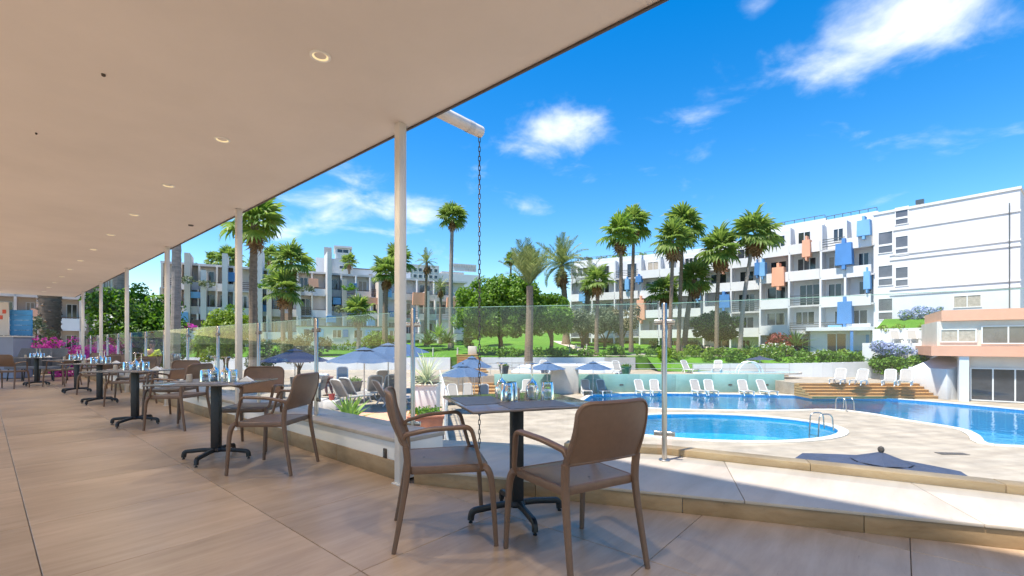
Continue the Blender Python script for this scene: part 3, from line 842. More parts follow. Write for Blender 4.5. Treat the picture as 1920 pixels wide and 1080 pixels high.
# upper sun deck on the left
ud = [(-.3, 3.5), (-.75, 5.6), (-1.3, 8.5), (-1.95, 13.5), (-3.3, 21.5), (-4.8, 29.5), (-7.2, 34.5), (-7.2, 44.6), (-75, 44.6), (-75, 5), (-14, 14)]
u_ = MB().prism(ud, ZL - .3, ZU).build('sun_deck', DECK); tag(u_, 'raised paved sun deck with loungers and parasols', None, kind='structure')
pp = MB().sheet([tuple(G(px, py, ZU)[:2]) for px, py in ((620, 778), (760, 768), (828, 765), (812, 808), (700, 838))], ZU + .004).build('painted_floor', PEACH); tag(pp, 'peach painted patch of deck floor', None, kind='structure')
# strip above the teal wall
st = MB().prism([(-7.2, 36.2), (AT(1492, 33.4).x - .01, 36.2), (AT(1492, 33.4).x - .01, 40.2), (41, 40.2), (41, 44.6), (-7.2, 44.6)], ZL - .3, ZU).build('upper_strip', DECK); tag(st, 'upper paved strip behind the teal wall', None, kind='structure')
tw = thing('teal_wall', 'pale teal painted retaining wall behind the row of loungers', 'wall', (0, 36, ZL))
for k in range(8):
    x0, x1 = -1.4 + k * 2.87, -1.4 + (k + 1) * 2.87 - .012
    MB().box(x0, x1, 0, .19, .001, 1.42).build('wall_panel', TEAL, tw, bevel=.004)
    MB().box(x0 + 1.3, x0 + 1.6, -.02, 0, .52, .64).build('vent_grille', DARKSTEEL, tw)
pil = AT(1058, 35.2); p_ = MB().box(-1.05, 1.05, -.4, .4, .001, 2.15).build('stone_pillar', CREAM, None, (pil.x, pil.y, ZL), bevel=.02); tag(p_, 'square cream pillar standing before the teal wall', 'pillar')
# right platform and timber steps
px0, px1 = AT(1492, 33.4).x, AT(1716, 33.4).x
rp_ = MB().prism([(px0, 33.6), (px1, 33.6), (px1, 40.19), (px0, 40.19)], ZL, ZR).build('lounger_platform', DECK); tag(rp_, 'paved platform at the top of the timber steps', None, kind='structure')
stp = thing('timber_steps', 'wide honey coloured timber steps rising from the long pool', 'steps', (0, 31.6, ZL))
for k in range(5):
    MB().box(px0, px1, .36 * k, 1.99, .188 * k + .001, .188 * (k + 1) - .035).build('riser', TIMBER, stp)
    for j in range(6):
        a, b = px0 + (px1 - px0) * j / 6, px0 + (px1 - px0) * (j + 1) / 6 - .012
        MB().box(a, b, .36 * k - .03, .36 * k + .38, .188 * (k + 1) - .034, .188 * (k + 1)).build('tread_board', TIMBER, stp)
ww = thing('white_flank_wall', 'white rendered wall flanking the timber steps beside the kiosk', 'wall', (px1 + .02, 31.0, ZL))
MB().box(0, .3, 0, 3.0, .001, 2.1).build('wall_body', WHITE, ww, bevel=.02)
MB().add([(.3, 0, .001), (3.2, .4, .001), (3.2, 4, .001), (.3, 3.0, .001), (.3, 0, 2.1), (3.2, .4, 2.9), (3.2, 4, 2.9), (.3, 3, 2.1)], [(0, 1, 5, 4), (1, 2, 6, 5), (2, 3, 7, 6), (3, 0, 4, 7), (4, 5, 6, 7), (3, 2, 1, 0)]).build('wall_return', WHITE, ww)
bw = thing('curved_white_wall', 'long curving white wall below the hedge behind the platform loungers', 'wall', (0, 0, ZU))
cpts = smooth_path([AT(1300, 41.5), AT(1450, 40.6), AT(1560, 39.4), AT(1680, 39.3), AT(1750, 38.5)], 6)
for i in range(len(cpts) - 1):
    a, b = cpts[i], cpts[i + 1]; d_ = (b - a).normalized(); n_ = Vector((-d_.y, d_.x, 0)) * .12
    h0 = .35 + .55 * i / len(cpts)
    MB().prism([tuple((a - n_)[:2]), tuple((b - n_)[:2]), tuple((b + n_)[:2]), tuple((a + n_)[:2])], -.42, h0 + .3).build('wall_section', WHITE, bw)
# wooden garden stair
gs = thing('garden_stair', 'orange timber stair climbing from the lower deck to the lawn', 'stair', (0, 0, ZL))
ns = 15
for k in range(ns):
    f = k / (ns - 1); y = 33.5 + 11.5 * f; xc = AT(905 - 30 * f, y).x; hw = 1.15 - .1 * f; z = 2.75 * (k + 1) / ns
    MB().box(xc - hw, xc + hw, y, y + .90, .001, z - .05).build('riser', TIMBER, gs)
    MB().box(xc - hw - .04, xc + hw + .04, y - .04, y + .86, z - .049, z).build('tread_board', TIMBER, gs)
# lawn
def lawn_z(x, y):
    t = max(0, (y - 44.5)) / 28
    return -.15 + 2.0 * min(t, 1.4) ** 1.2 + .18 * math.sin(x * .16 + 1) * min(1, t * 3) + .12 * math.sin(x * .37 + y * .21) * min(1, t * 3) + max(0, (x - 14)) * .022 * min(1, t * 3)
xs = np.linspace(-75, 75, 121); ys = np.linspace(44.5, 84, 42)
vs = [(x, y, lawn_z(x, y)) for y in ys for x in xs]; nx = len(xs); fs = []
for j in range(len(ys) - 1):
    for i in range(nx - 1): a = j * nx + i; fs.append((a, a + 1, a + nx + 1, a + nx))
o = len(vs); vs += [(x, 44.5, -3) for x in xs]
for i in range(nx - 1): fs.append((o + i, o + i + 1, i + 1, i))
LAWN = mat('lawn_grass', (.060, .155, .014), .9, .5, .35, .6, 30, spec=.2, col2=(.115, .25, .022))
def bank_z(x, y): return ZU + .05 + (1.2 + max(0, x - 14) * .0) * (y - 41.2) / 3.3
bxs = np.linspace(13.2, 41, 30); bys = np.linspace(41.2, 44.5, 6); o = len(vs)
bv = [(x, y, bank_z(x, y) + .05 * math.sin(x * 1.3 + y)) for y in bys for x in bxs]
bfs = [(j * 30 + i, j * 30 + i + 1, (j + 1) * 30 + i + 1, (j + 1) * 30 + i) for j in range(5) for i in range(29)]
lw = MB().add(vs, fs).build('lawn', LAWN, smooth=True); tag(lw, 'bright green mown lawn rising to the hotel', None, kind='structure')
rw = thing('lawn_edge_wall', 'low white retaining wall along the front of the lawn', 'wall', (0, 44.2, ZU))
for k in range(30):
    x0 = -45 + 3 * k
    if -6.4 < x0 + 1.5 < -2.6 or x0 > 10: continue
    MB().box(x0, x0 + 2.99, 0, .28, .001, 1.2).build('wall_section', WHITE if x0 < 8 else GREYP, rw)
PATHM = mat('path_stone', (.55, .47, .38), .8, 2, .12)
def path_strip(pts, w_, label):
    P = smooth_path([Vector((p[0], p[1], 0)) for p in pts], 8); vs = []; fs = []
    for i, p in enumerate(P):
        t_ = (P[min(i + 1, len(P) - 1)] - P[max(i - 1, 0)]).normalized(); n_ = Vector((-t_.y, t_.x, 0)) * w_ / 2
        for q in (p - n_, p + n_): vs.append((q.x, q.y, lawn_z(q.x, q.y) + .035))
    for i in range(len(P) - 1): fs.append((2 * i, 2 * i + 2, 2 * i + 3, 2 * i + 1))
    o = MB().add(vs, fs).build('garden_path', PATHM); return tag(o, label, None, kind='structure')
path_strip([AT(1105, 46)[:2], AT(1085, 53)[:2], AT(1060, 60)[:2], AT(1045, 68)[:2]], 1.5, 'pale stone garden path climbing the lawn')
path_strip([AT(1180, 47)[:2], AT(1270, 50)[:2], AT(1340, 58)[:2], AT(1400, 62)[:2]], 1.0, 'narrow stone path under the palms')
path_strip([AT(1000, 45.6)[:2], AT(1200, 45.4)[:2], AT(1400, 45.6)[:2], AT(1600, 45.2)[:2], AT(1760, 44.9)[:2]], .4, 'thin stone edging line of the lawn')
bk = MB().add(bv, bfs).build('grass_bank', LAWN, smooth=True); tag(bk, 'grassy bank below the lawn edge', None, kind='structure')
# railings
RAILM = mat('railing_metal', (.55, .53, .50), .4, metal=.6)
WRAIL = mat('railing_white', (.80, .79, .77), .5)
def railing(pts, z, h, label, m, sp=1.3, bars=2, r=.022, bal=False, zs=None):
    c = Vector(pts[0]); t = thing('metal_railing', label, 'railing', (c.x, c.y, z))
    P = smooth_path([Vector((p[0] - c.x, p[1] - c.y, (zs[i] if zs else 0))) for i, p in enumerate(pts)], 8)
    for b in range(bars): MB().tube([p + Vector((0, 0, h * (1 - b / max(1, bars) * .9))) for p in P], r, 6).build('rail', m, t)
    pmesh = MB().tube([(0, 0, 0), (0, 0, h)], r, 6).mesh('upright', m)
    acc = 0; link('upright', pmesh, t, P[0])
    for i in range(1, len(P)):
        acc += (P[i] - P[i - 1]).length
        if acc >= sp: link('upright', pmesh, t, P[i]); acc = 0
    return t
railing([(-.9, 6.6), (-1.35, 9.2), (-1.9, 13.3)], ZU, .95, 'thin metal railing at the deck edge beside the peach floor', RAILM, 1.2, 3)
railing([(-2.0, 14), (-2.7, 18), (-3.4, 22), (-4.2, 26.5)], ZU, .95, 'white slatted railing curving beside the blue parasols', WRAIL, .28, 2, .025)
railing([AT(960, 36.6)[:2], AT(1100, 36.6)[:2], AT(1240, 36.6)[:2], AT(1480, 36.6)[:2]], ZU, .95, 'steel railing along the top of the teal wall', RAILM, 1.9, 2)
railing([AT(893, 36.4)[:2], AT(940, 37.4)[:2], AT(1000, 39.5)[:2]], ZU, .95, 'short steel railing from the orange stair to the palm', RAILM, 1.2, 2)
railing([AT(905, 33.2)[:2], AT(860, 33.4)[:2]], ZL + .2, 1.2, 'steel railing at the foot of the orange stair', RAILM, .5, 2)
# blue grey tarpaulin beds and palm planter on the strip
TARP = mat('pale_grey_cover', (.50, .52, .58), .6, .6, .2, .3, 2)
def tarp(pxc, d, wx, wy, h, label):
    c = AT(pxc, d); nx = 10; vs = []; fs = []
    for j in range(nx + 1):
        for i in range(nx + 1):
            a, b = -1 + 2 * i / nx, -1 + 2 * j / nx; e = max(abs(a), abs(b))
            z = h * (1 - e ** 6) + .05 * math.sin(5 * a + 3 * b) * (1 - e)
            vs.append((a * wx, b * wy, max(.005, z)))
    for j in range(nx):
        for i in range(nx): q = j * (nx + 1) + i; fs.append((q, q + 1, q + nx + 2, q + nx + 1))
    o = MB().add(vs, fs).build('pool_cover', TARP, None, (c.x, c.y, ZU), smooth=True); tag(o, label, 'cover')
tarp(1045, 41.3, 4.2, 1.3, .75, 'large pale grey sheet cover lying behind the teal wall rail')
tarp(1130, 40.5, 1.6, 1.2, .9, 'smaller pale grey sheet cover beside the large one')
# little slide arch & shallow pool on right strip
kp = MB().prism(ell(AT(1400, 38.5).x, 38.5, 4.6, 1.5, 28), ZU - .02, ZU + .14).build('paddling_pool_rim', COPE); tag(kp, 'low rounded rim of the paddling pool under the hedge', 'pool rim')
kw = MB().sheet(ell(AT(1400, 38.5).x, 38.5, 4.35, 1.3, 28), ZU + .145).build('paddling_water', mat('paddling_water_blue', (.10, .45, .62), .08, 2, .1, spec=.8), kp)
ar = thing('white_arch', 'white metal hoop arch standing in the paddling pool', 'arch', AT(1405, 38.0, ZU))
for dx in (-.25, .25):
    MB().tube([(1.0 * math.cos(R(a)), dx, .05 + 1.0 * math.sin(R(a))) for a in range(0, 181, 10)], .05, 8).build('hoop', WRAIL, ar)
for k in range(3): MB().tube([(1.0 * math.cos(R(60 + 30 * k)), -.25, .05 + 1.0 * math.sin(R(60 + 30 * k))), (1.0 * math.cos(R(60 + 30 * k)), .25, .05 + 1.0 * math.sin(R(60 + 30 * k)))], .03, 6).build('rung', WRAIL, ar)
# pool ladders
def ladder(px, py, label, rz):
    c = G(px, py, ZL + .045); t = thing('pool_ladder', label, 'ladder', c, rz, 'steel pool ladders')
    for s in (-.26, .26):
        MB().tube(fillet([(s, -.55, .0), (s, -.50, .72), (s, .10, .72), (s, .18, -.7)], .25, 8), .028, 10).build('handrail', STEEL, t)
    for k in range(3): MB().box(-.24, .24, .12, .22, -.25 - .22 * k, -.22 - .22 * k).build('rung', STEEL, t)
ladder(1532, 806, 'bright steel ladder at the end of the small rounded pool', R(95))
ladder(1578, 768, 'bright steel ladder at the edge of the long pool', R(10))
# ================================================================== BUILDINGS
PANE = mat('window_glass_dark', (.035, .04, .05), .06, .7, .5, spec=.8)
PANEG = mat('window_glass_grey', (.13, .13, .145), .08, .7, .3, spec=.8)
CURT = mat('window_curtain', (.42, .37, .30), .8, 6, .2)
FRAMEW = mat('window_frame_white', (.74, .73, .71), .5)
BROWNR = mat('brown_rail', (.11, .065, .05), .6)
TERRA = mat('beige_render', (.60, .52, .45), .75, .7, .08)
LCREAM = mat('light_cream_render', (.66, .61, .55), .75, .7, .08)
LGREY = mat('pale_grey_render', (.56, .55, .54), .75, .6, .08)
class Bld:
    def __init__(s, name, label, cat, base, group=None):
        s.base = Vector(base); s.root = thing(name, label, cat, base, 0, group)
    def frame(s, p0, p1):
        d = p1 - p0; a = math.atan2(d.y, d.x)
        s.M = Matrix.Translation(Vector((p0.x, p0.y, 0)) - Vector((s.base.x, s.base.y, s.base.z))) @ Matrix.Rotation(a, 4, 'Z'); s.L = d.length; s.p0, s.p1 = p0, p1
        return s
    def box(s, name, m, x0, x1, y0, y1, z0, z1, parent=None, bevel=0):
        return MB().box(x0, x1, y0, y1, z0, z1, s.M).build(name, m, parent or s.root, bevel=bevel)
    def boxes(s, name, m, lst, parent=None):
        mb = MB()
        for b in lst: mb.box(*b, s.M)
        return mb.build(name, m, parent or s.root)
    def window(s, x0, x1, z0, z1, y=0.0, n=2, pm=None, split=None, proud=.05):
        """frame standing proud of the wall, panes set back in it"""
        t = .07
        fr = [(x0, x1, y - proud, y + .02, z1 - t, z1), (x0, x1, y - proud, y + .02, z0, z0 + t), (x0, x0 + t, y - proud, y + .02, z0 + t, z1 - t), (x1 - t, x1, y - proud, y + .02, z0 + t, z1 - t)]
        xs = [x0 + t + (x1 - x0 - 2 * t) * k / n for k in range(n + 1)]
        for k in range(1, n): fr.append((xs[k] - t / 2, xs[k] + t / 2, y - proud, y + .02, z0 + t, z1 - t))
        if split: zz = z0 + (z1 - z0) * split; fr.append((x0 + t, x1 - t, y - proud + .003, y + .02, zz - .09, zz + .09))
        wf = s.boxes('window', FRAMEW, fr)
        for k in range(n):
            s.box('pane', pm if pm else (PANE, PANE, PANEG)[RB.randrange(3)], xs[k], xs[k + 1], y - .012, y - .004, z0 + t, z1 - t, wf)
        return wf
    def px_x(s, px):
        """x along the facade where a vertical plane through this pixel column meets it"""
        k = (px - PX0) / FPX; d = s.p1 - s.p0
        t = (k * s.p0.y - s.p0.x) / (d.x - k * d.y); return t * s.L, (s.p0 + d * t).y
    def panel(s, px, wpx, y0, y1, m, yoff=-1.35, neck=True, th=.8):
        x, d = s.px_x(px); d2 = d + yoff
        z1, z0 = ZAT(y0, d2), ZAT(y1, d2); w_ = wpx / FPX * d2 / 2
        x *= 1.0
        mb = MB(); zt = z1 - .12 * (z1 - z0); zb = z0 + .10 * (z1 - z0)
        # panel flares slightly towards its foot, like the photo's
        w_ *= .8; fl = [(-w_ * .92, zt), (w_ * .92, zt), (w_, zb), (-w_, zb)]
        vs = [s.M @ Vector((x + a, yoff, z)) for a, z in fl] + [s.M @ Vector((x + a, yoff + th, z)) for a, z in fl]
        mb.add(vs, [(3, 2, 1, 0), (4, 5, 6, 7), (0, 1, 5, 4), (1, 2, 6, 5), (2, 3, 7, 6), (3, 0, 4, 7)])
        p = mb.build('colour_panel', m, s.root)
        if neck:
            s.box('panel_neck', m, x - w_ * .2, x + w_ * .2, yoff + .02, yoff + th, zt + .001, z1 + .15, p)
            s.box('panel_neck', m, x - w_ * .2, x + w_ * .2, yoff + .02, yoff + th, z0 - .15, zb - .001, p)
        return p
    def floors(s, z0, nf, sh, nb, seed, wallm, step=0.0, depth=8.0, bal=1.2, dense=1.0, railm=None, curtain=.15, par=.95, mats=None, fins=True):
        rg = random.Random(seed); bw = s.L / nb
        for f in range(nf):
            zf = z0 + f * sh; yo = f * step
            s.box('storey_wall', wallm, 0, s.L, yo, yo + depth, zf - .12, zf + sh - .12)
            s.box('floor_slab', LGREY, -.15, s.L + .15, yo - bal, yo - .002, zf - .16, zf + .02)
            for b in range(nb):
                x0, x1 = b * bw, (b + 1) * bw
                pm_ = wallm if not mats else rg.choice(mats)
                if rg.random() < .8:
                    s.box('balcony_parapet', pm_, x0 + .06, x1 - .06, yo - bal - .1, yo - bal + .06, zf - .22, zf + par)
                    if railm: s.box('hand_rail', railm, x0 + .06, x1 - .06, yo - bal - .08, yo - bal + .04, zf + par + .08, zf + par + .14)
                elif railm or True:
                    rm = railm or DARKSTEEL
                    rl_ = [(x0 + .06, x1 - .06, yo - bal - .03, yo - bal + .03, zf + h_, zf + h_ + .07) for h_ in (.3, .55, .8, 1.02)]
                    s.boxes('balcony_rail', rm, rl_)
                if rg.random() < dense:
                    wx = bw * rg.uniform(.42, .68); xa = x0 + (bw - wx) * rg.uniform(.25, .75)
                    hi = zf + sh * .80; lo = zf + (.05 if rg.random() < .7 else .9)
                    s.window(xa, xa + wx, lo, hi, yo, rg.choice((2, 2, 3)), CURT if rg.random() < curtain else None)
                if fins: s.box('side_fin', wallm, x0 - .09, x0 + .09, yo - bal - .04, yo - .003, zf + .021, zf + sh - .161)
RB = random.Random(5)
# --- big white block on the right
pA, pB = AT(1638, 43.7), AT(1913, 36.2)
b = Bld('white_hotel_block', 'big plain white end wall of the hotel with paired windows and ribbed bands', 'building', (pA.x, pA.y, -1.0)).frame(pA, pB)
ROOF = 13.45
b.box('wall', WHITE, 0, b.L, 0, 9, -1, ROOF)
b.box('roof_coping', WHITE, -.08, b.L + .08, -.08, 9, ROOF + .001, ROOF + .22)
for z in (11.75, 9.45, 9.0, 6.2, 5.7): b.box('string_course', WHITE, b.px_x(1668)[0], b.L + .05, -.07, -.001, z - .07, z + .07)
def pwin(px0_, px1_, y0_, y1_, split=.38, pm=PANEG, n=1):
    x0, d = b.px_x(px0_); x1, d1_ = b.px_x(px1_); d = (d + d1_) / 2
    b.window(x0, x1, ZAT(y1_, d), ZAT(y0_, d), 0, n, pm, split)
for (a_, c_) in ((388, 421), (442, 479), (500, 537)): pwin(1678, 1704, a_, c_)
for (a_, c_) in ((434, 475), (497, 536), (559, 600)): pwin(1646, 1675, a_, c_)
pwin(1787, 1841, 553, 577, None, CURT, 2)
b.box('rain_pipe', DARKSTEEL, b.px_x(1893)[0] - .03, b.px_x(1893)[0] + .03, -.14, -.075, -1, ROOF - 1)
lx, ld = b.px_x(1723); fl = b.box('roof_floodlight', DARKSTEEL, lx - .28, lx + .28, .2, .5, ROOF + .35, ROOF + .75); b.box('bracket', DARKSTEEL, lx - .05, lx + .05, .3, .4, ROOF + .22, ROOF + .349, fl)
# --- stepped balcony wings going left
segs = [((1640, 44.2), (1545, 47.5), 2, 'balcony wing with navy blue panels joined to the plain white block'), ((1543, 48.2), (1432, 52.5), 2, 'balcony wing with peach panels behind the palm with the leaning trunk'), ((1428, 53.5), (1325, 57.5), 2, 'white balcony wing behind the tall paired palms'),
        ((1318, 58.5), (1205, 63), 3, 'white balcony wing half hidden by palms with a peach strip'), ((1200, 64), (1075, 69), 3, 'farthest white balcony wing beside the olive trees')]
wings = []
for i, ((xa, da_), (xb, db_), nb, lb) in enumerate(segs):
    q0, q1 = AT(xb, db_), AT(xa, da_)
    bb = Bld('hotel_wing', lb, 'building', (q0.x, q0.y, -.6), 'stepped hotel wings').frame(q0, q1)
    top = [13.6, 14.0, 13.2, 13.0, 13.2][i]; nf = 5; sh = (top + .6) / nf
    bb.floors(-.6, nf, sh, nb, 11 + i, WHITE, step=.12, bal=1.25, dense=1.0, curtain=.12, par=.85)
    bb.box('roof_parapet', WHITE, -.1, bb.L + .1, .6, 9, top - .121, top + .55)
    bb.boxes('roof_rail', DARKSTEEL, [(0, bb.L, .7, .76, top + .9, top + .96)] + [(bb.L * k / 6, bb.L * k / 6 + .05, .7, .76, top + .55, top + .9) for k in range(7)])
    wings.append(bb)
wings[0].panel(1589, 34, 447, 500, BLUE); wings[0].panel(1591, 30, 558, 612, BLUE); wings[0].panel(1626, 26, 405, 443, LBLUE); wings[0].panel(1632, 13, 502, 545, LBLUE, -1.3)
wings[0].panel(1573, 30, 605, 640, LBLUE, -1.3, False)
wings[1].panel(1466, 27, 494, 540, PEACH); wings[1].panel(1518, 17, 443, 484, PEACH, -1.3); wings[1].panel(1437, 12, 486, 520, LBLUE)
wings[2].panel(1362, 28, 548, 580, BLUE); wings[2].panel(1424, 11, 488, 518, BLUE); wings[2].panel(1360, 20, 490, 510, PEACH)
wings[3].panel(1207, 20, 556, 604, PEACH); wings[3].panel(1312, 14, 535, 565, LBLUE); wings[3].panel(1203, 14, 515, 530, BLUE)
wings[4].panel(1180, 10, 520, 545, LBLUE); wings[4].panel(1100, 24, 548, 566, LBLUE)
# --- kiosk on the right with peach bands
q0, q1 = AT(1812, 30.2), AT(1990, 27.8)
k = Bld('pool_kiosk', 'two storey pool kiosk with peach bands and dark sliding glass', 'kiosk', (q0.x, q0.y, ZL)).frame(q0, q1)
zk = lambda y: ZAT(y, 30.0)
k.box('wall', CREAM, 0, k.L, .5, 7, ZL + .001, zk(652))
k.box('floor_band', PEACH, -1.75, k.L, -.15, 7.2, zk(668), zk(649)); 
k.box('upper_wall', CREAM, -1.4, k.L, .35, 7, zk(648.8), zk(601))
k.box('roof_band', PEACH, -1.2, k.L, .1, 7.1, zk(600.6), zk(580))
k.box('corner_pier', WHITE, -.35, .12, -.05, .49, ZL + .001, zk(668.2))
k.window(.25, 3.4, ZL + .05, zk(690), .48, 3, PANE); k.window(3.6, 6.4, ZL + .05, zk(690), .48, 2, PANE)
k.window(-1.25, .55, zk(642), zk(616), .33, 2, CURT); k.window(.75, 4.4, zk(645), zk(611), .33, 3, PANEG)
k.window(4.5, 6.3, zk(645), zk(611), .33, 2, PANE)
# --- ground floor pavilion at the foot of the wing
q0, q1 = AT(1520, 46.0), AT(1648, 43.2)
k = Bld('garden_pavilion', 'low white ground floor pavilion with dark glass doors on the lawn', 'building', (q0.x, q0.y, 0.0)).frame(q0, q1)
k.box('wall', WHITE, 0, k.L, .3, 4, -.6, ZAT(620, 44.5)); k.box('roof_slab', WHITE, -.4, k.L + .3, -.5, 4.2, ZAT(620, 44.5) + .001, ZAT(613, 44.5))
xq, dq = k.px_x(1550); xr, dr_ = k.px_x(1588); k.window(xq, xr, .15, ZAT(624, 44.5), .28, 2, PANE)
xq, dq = k.px_x(1622); xr, dr_ = k.px_x(1632); k.window(xq, xr, .15, ZAT(624, 44.5), .28, 1, LBLUE)
xq, dq = k.px_x(1596); k.box('blue_post', BLUE, xq - .12, xq + .12, -.45, -.2, 0, ZAT(613.2, 44.5))
# terrace wall with loungers under the white block
q0, q1 = AT(1636, 41.2), AT(1768, 36.8)
k = Bld('white_terrace_wall', 'low white terrace wall behind the blue flowering bush', 'wall', (q0.x, q0.y, 0.0)).frame(q0, q1)
k.box('wall_body', WHITE, 0, k.L, 0, .25, -1.4, ZAT(616, 40))
k.box('terrace_slab', WHITE, .0, k.L - .3, -1.7, -.001, -2.6, 1.2)
TW = k
gb = MB().add([k.M @ Vector(p) for p in ((0, .26, 2.3), (k.L, .26, 2.3), (k.L, 2.6, 3.4), (0, 2.0, 3.4), (0, .26, -1), (k.L, .26, -1))], [(0, 1, 2, 3), (0, 4, 5, 1)]).build('grass_bank', LAWN, None, k.base); tag(gb, 'small grass slope above the white terrace wall', None, kind='structure')
# --- left terraced hotel
LS = [((300, 53), (470, 57.5), 5, 'left part of the terraced hotel behind the light green tree'), ((472, 57.8), (612, 61.5), 5, 'middle part of the terraced hotel behind the clump of fan palms'), ((614, 61.8), (750, 66.5), 5, 'terraced hotel part under the rooftop tower'), ((752, 66.8), (880, 71), 4, 'end of the terraced hotel behind the thin tall palm')]
for i, ((xa, da_), (xb, db_), nb, lb) in enumerate(LS):
    q0, q1 = AT(xa, da_), AT(xb, db_)
    bb = Bld('terraced_hotel', lb, 'building', (q0.x, q0.y, -1.1), 'terraced hotel on the hillside').frame(q0, q1)
    bb.floors(-1.1, 4, 3.0, nb, 31 + i, LCREAM if i < 2 else WHITE, step=.9, bal=1.5, dense=.78, railm=BROWNR, curtain=.1, par=.75, mats=[WHITE, LCREAM, LCREAM, WHITE, LCREAM])
    bb.box('roof_edge', LGREY, -.2, bb.L + .2, 1.6, 12, 10.79, 11.05)
    rg = random.Random(70 + i)
    for px_ in {0: (352, 382, 422), 1: (488, 505, 560), 2: (617, 645, 712), 3: (800,)}[i]:
        x_, d_ = bb.px_x(px_); hh = {352: 11.9, 382: 10, 422: 12.2, 488: 13.2, 505: 10, 560: 9, 617: 13.6, 645: 10, 712: 10, 800: 9}[px_]
        bb.box('tall_fin', LGREY if rg.random() < .5 else TERRA, x_ - .28, x_ + .28, -.6, 3.2, -1.0, hh)
    pan = {0: [(361, 34, 545, 560, LBLUE), (430, 26, 508, 530, BLUE), (352, 8, 488, 512, LBLUE), (345, 20, 582, 606, LBLUE), (372, 26, 598, 612, BROWNR)],
           1: [(536, 18, 585, 602, PEACH), (497, 10, 570, 586, BLUE), (520, 16, 512, 530, LBLUE), (588, 22, 520, 540, PEACH)],
           2: [(632, 18, 556, 572, LBLUE), (620, 22, 590, 606, LBLUE), (700, 30, 556, 572, PEACH), (694, 18, 596, 612, LBLUE), (732, 14, 535, 560, LBLUE), (735, 10, 582, 596, BLUE), (668, 8, 530, 540, BLUE), (648, 5, 614, 628, BLUE)],
           3: [(790, 40, 545, 575, PEACH), (850, 30, 555, 580, PEACH)]}[i]
    for (pxp, wp, ya, yb, mm) in pan: 
        x_, d_ = bb.px_x(pxp); f_ = max(0, min(3, int((ZAT((ya + yb) / 2, d_) + 1.1) / 3.0))); bb.panel(pxp, wp, ya, yb, mm, f_ * .9 - 1.75, False, .6)
q0, q1 = AT(556, 55.5), AT(752, 59.5)
k = Bld('white_garden_block', 'low white garden block with blue shutters below the terraced hotel', 'building', (q0.x, q0.y, -.5)).frame(q0, q1)
k.box('wall', WHITE, 0, k.L, 0, 1.6, -.5, ZAT(613, 57.5)); k.box('roof_edge', BROWNR, -.1, k.L + .1, -.1, 1.65, ZAT(613, 57.5) + .001, ZAT(611.5, 57.5))
for px_, m_ in ((575, PANE), (602, LBLUE), (648, BLUE), (690, LBLUE), (720, PANE)): x_, d_ = k.px_x(px_); k.box('shutter', m_, x_ - .3, x_ + .3, -.06, -.001, ZAT(632, 57), ZAT(618, 57))
for px_ in (588, 632, 672, 705, 738): x_, d_ = k.px_x(px_); k.window(x_ - .55, x_ + .55, ZAT(634, 57), ZAT(618, 57), 0, 2)
# rooftop tower
q0, q1 = AT(592, 69), AT(662, 71)
k = Bld('rooftop_tower', 'white rooftop tower with dark top windows above the terraced hotel', 'building', (q0.x, q0.y, 5)).frame(q0, q1)
k.box('wall', WHITE, 0, k.L, 0, 6, 5, ZAT(485, 70)); k.box('top_room', WHITE, k.L * .52, k.L * .92, -.1, 5, ZAT(484.6, 70), ZAT(465, 70)); k.box('roof_cap', LGREY, k.L * .48, k.L * .97, -.4, 5.2, ZAT(464.7, 70), ZAT(461, 70))
k.window(k.L * .56, k.L * .88, ZAT(474, 70), ZAT(466, 70), -.1, 2, PANE); k.window(k.L * .62, k.L * .84, ZAT(504, 70), ZAT(497, 70), 0, 2, PANE); k.box('pier', GREYP, k.L * .22, k.L * .42, -.6, .0, 5, ZAT(466, 70))
q0, q1 = AT(630, 70.5), AT(770, 75)
k = Bld('white_rear_block', 'white block with little blue shutters behind the terraced hotel', 'building', (q0.x, q0.y, 5)).frame(q0, q1)
k.box('wall', WHITE, 0, k.L, 0, 6, 5, ZAT(505, 72)); k.box('roof_edge', BROWNR, -.1, k.L + .1, -.12, 6, ZAT(505, 72) + .001, ZAT(503.5, 72))
for px_, m_ in ((636, LBLUE), (645, BLUE), (695, CURT), (735, LBLUE)): x_, d_ = k.px_x(px_); k.box('shutter', m_, x_ - .28, x_ + .28, -.06, -.001, ZAT(522, 72), ZAT(513, 72))
# far left building
q0, q1 = AT(-60, 40), AT(222, 47)
bb = Bld('peach_apartment_house', 'cream apartment house with brown railings and peach panels behind the bougainvillea', 'building', (q0.x, q0.y, -1.4)).frame(q0, q1)
bb.floors(-.45, 4, 3.05, 7, 91, TERRA, step=.35, bal=1.4, railm=BROWNR, mats=[TERRA, WHITE, TERRA, LGREY], curtain=.1)
bb.box('plinth', TERRA, -.1, bb.L + .1, -.1, 8, -1.4, -.58)
for pxp, wp, ya, yb, mm in ((75, 30, 575, 600, PEACH), (178, 26, 560, 585, LGREY), (175, 10, 625, 645, LBLUE), (188, 8, 620, 650, LBLUE)): bb.panel(pxp, wp, ya, yb, mm, -1.6, False)
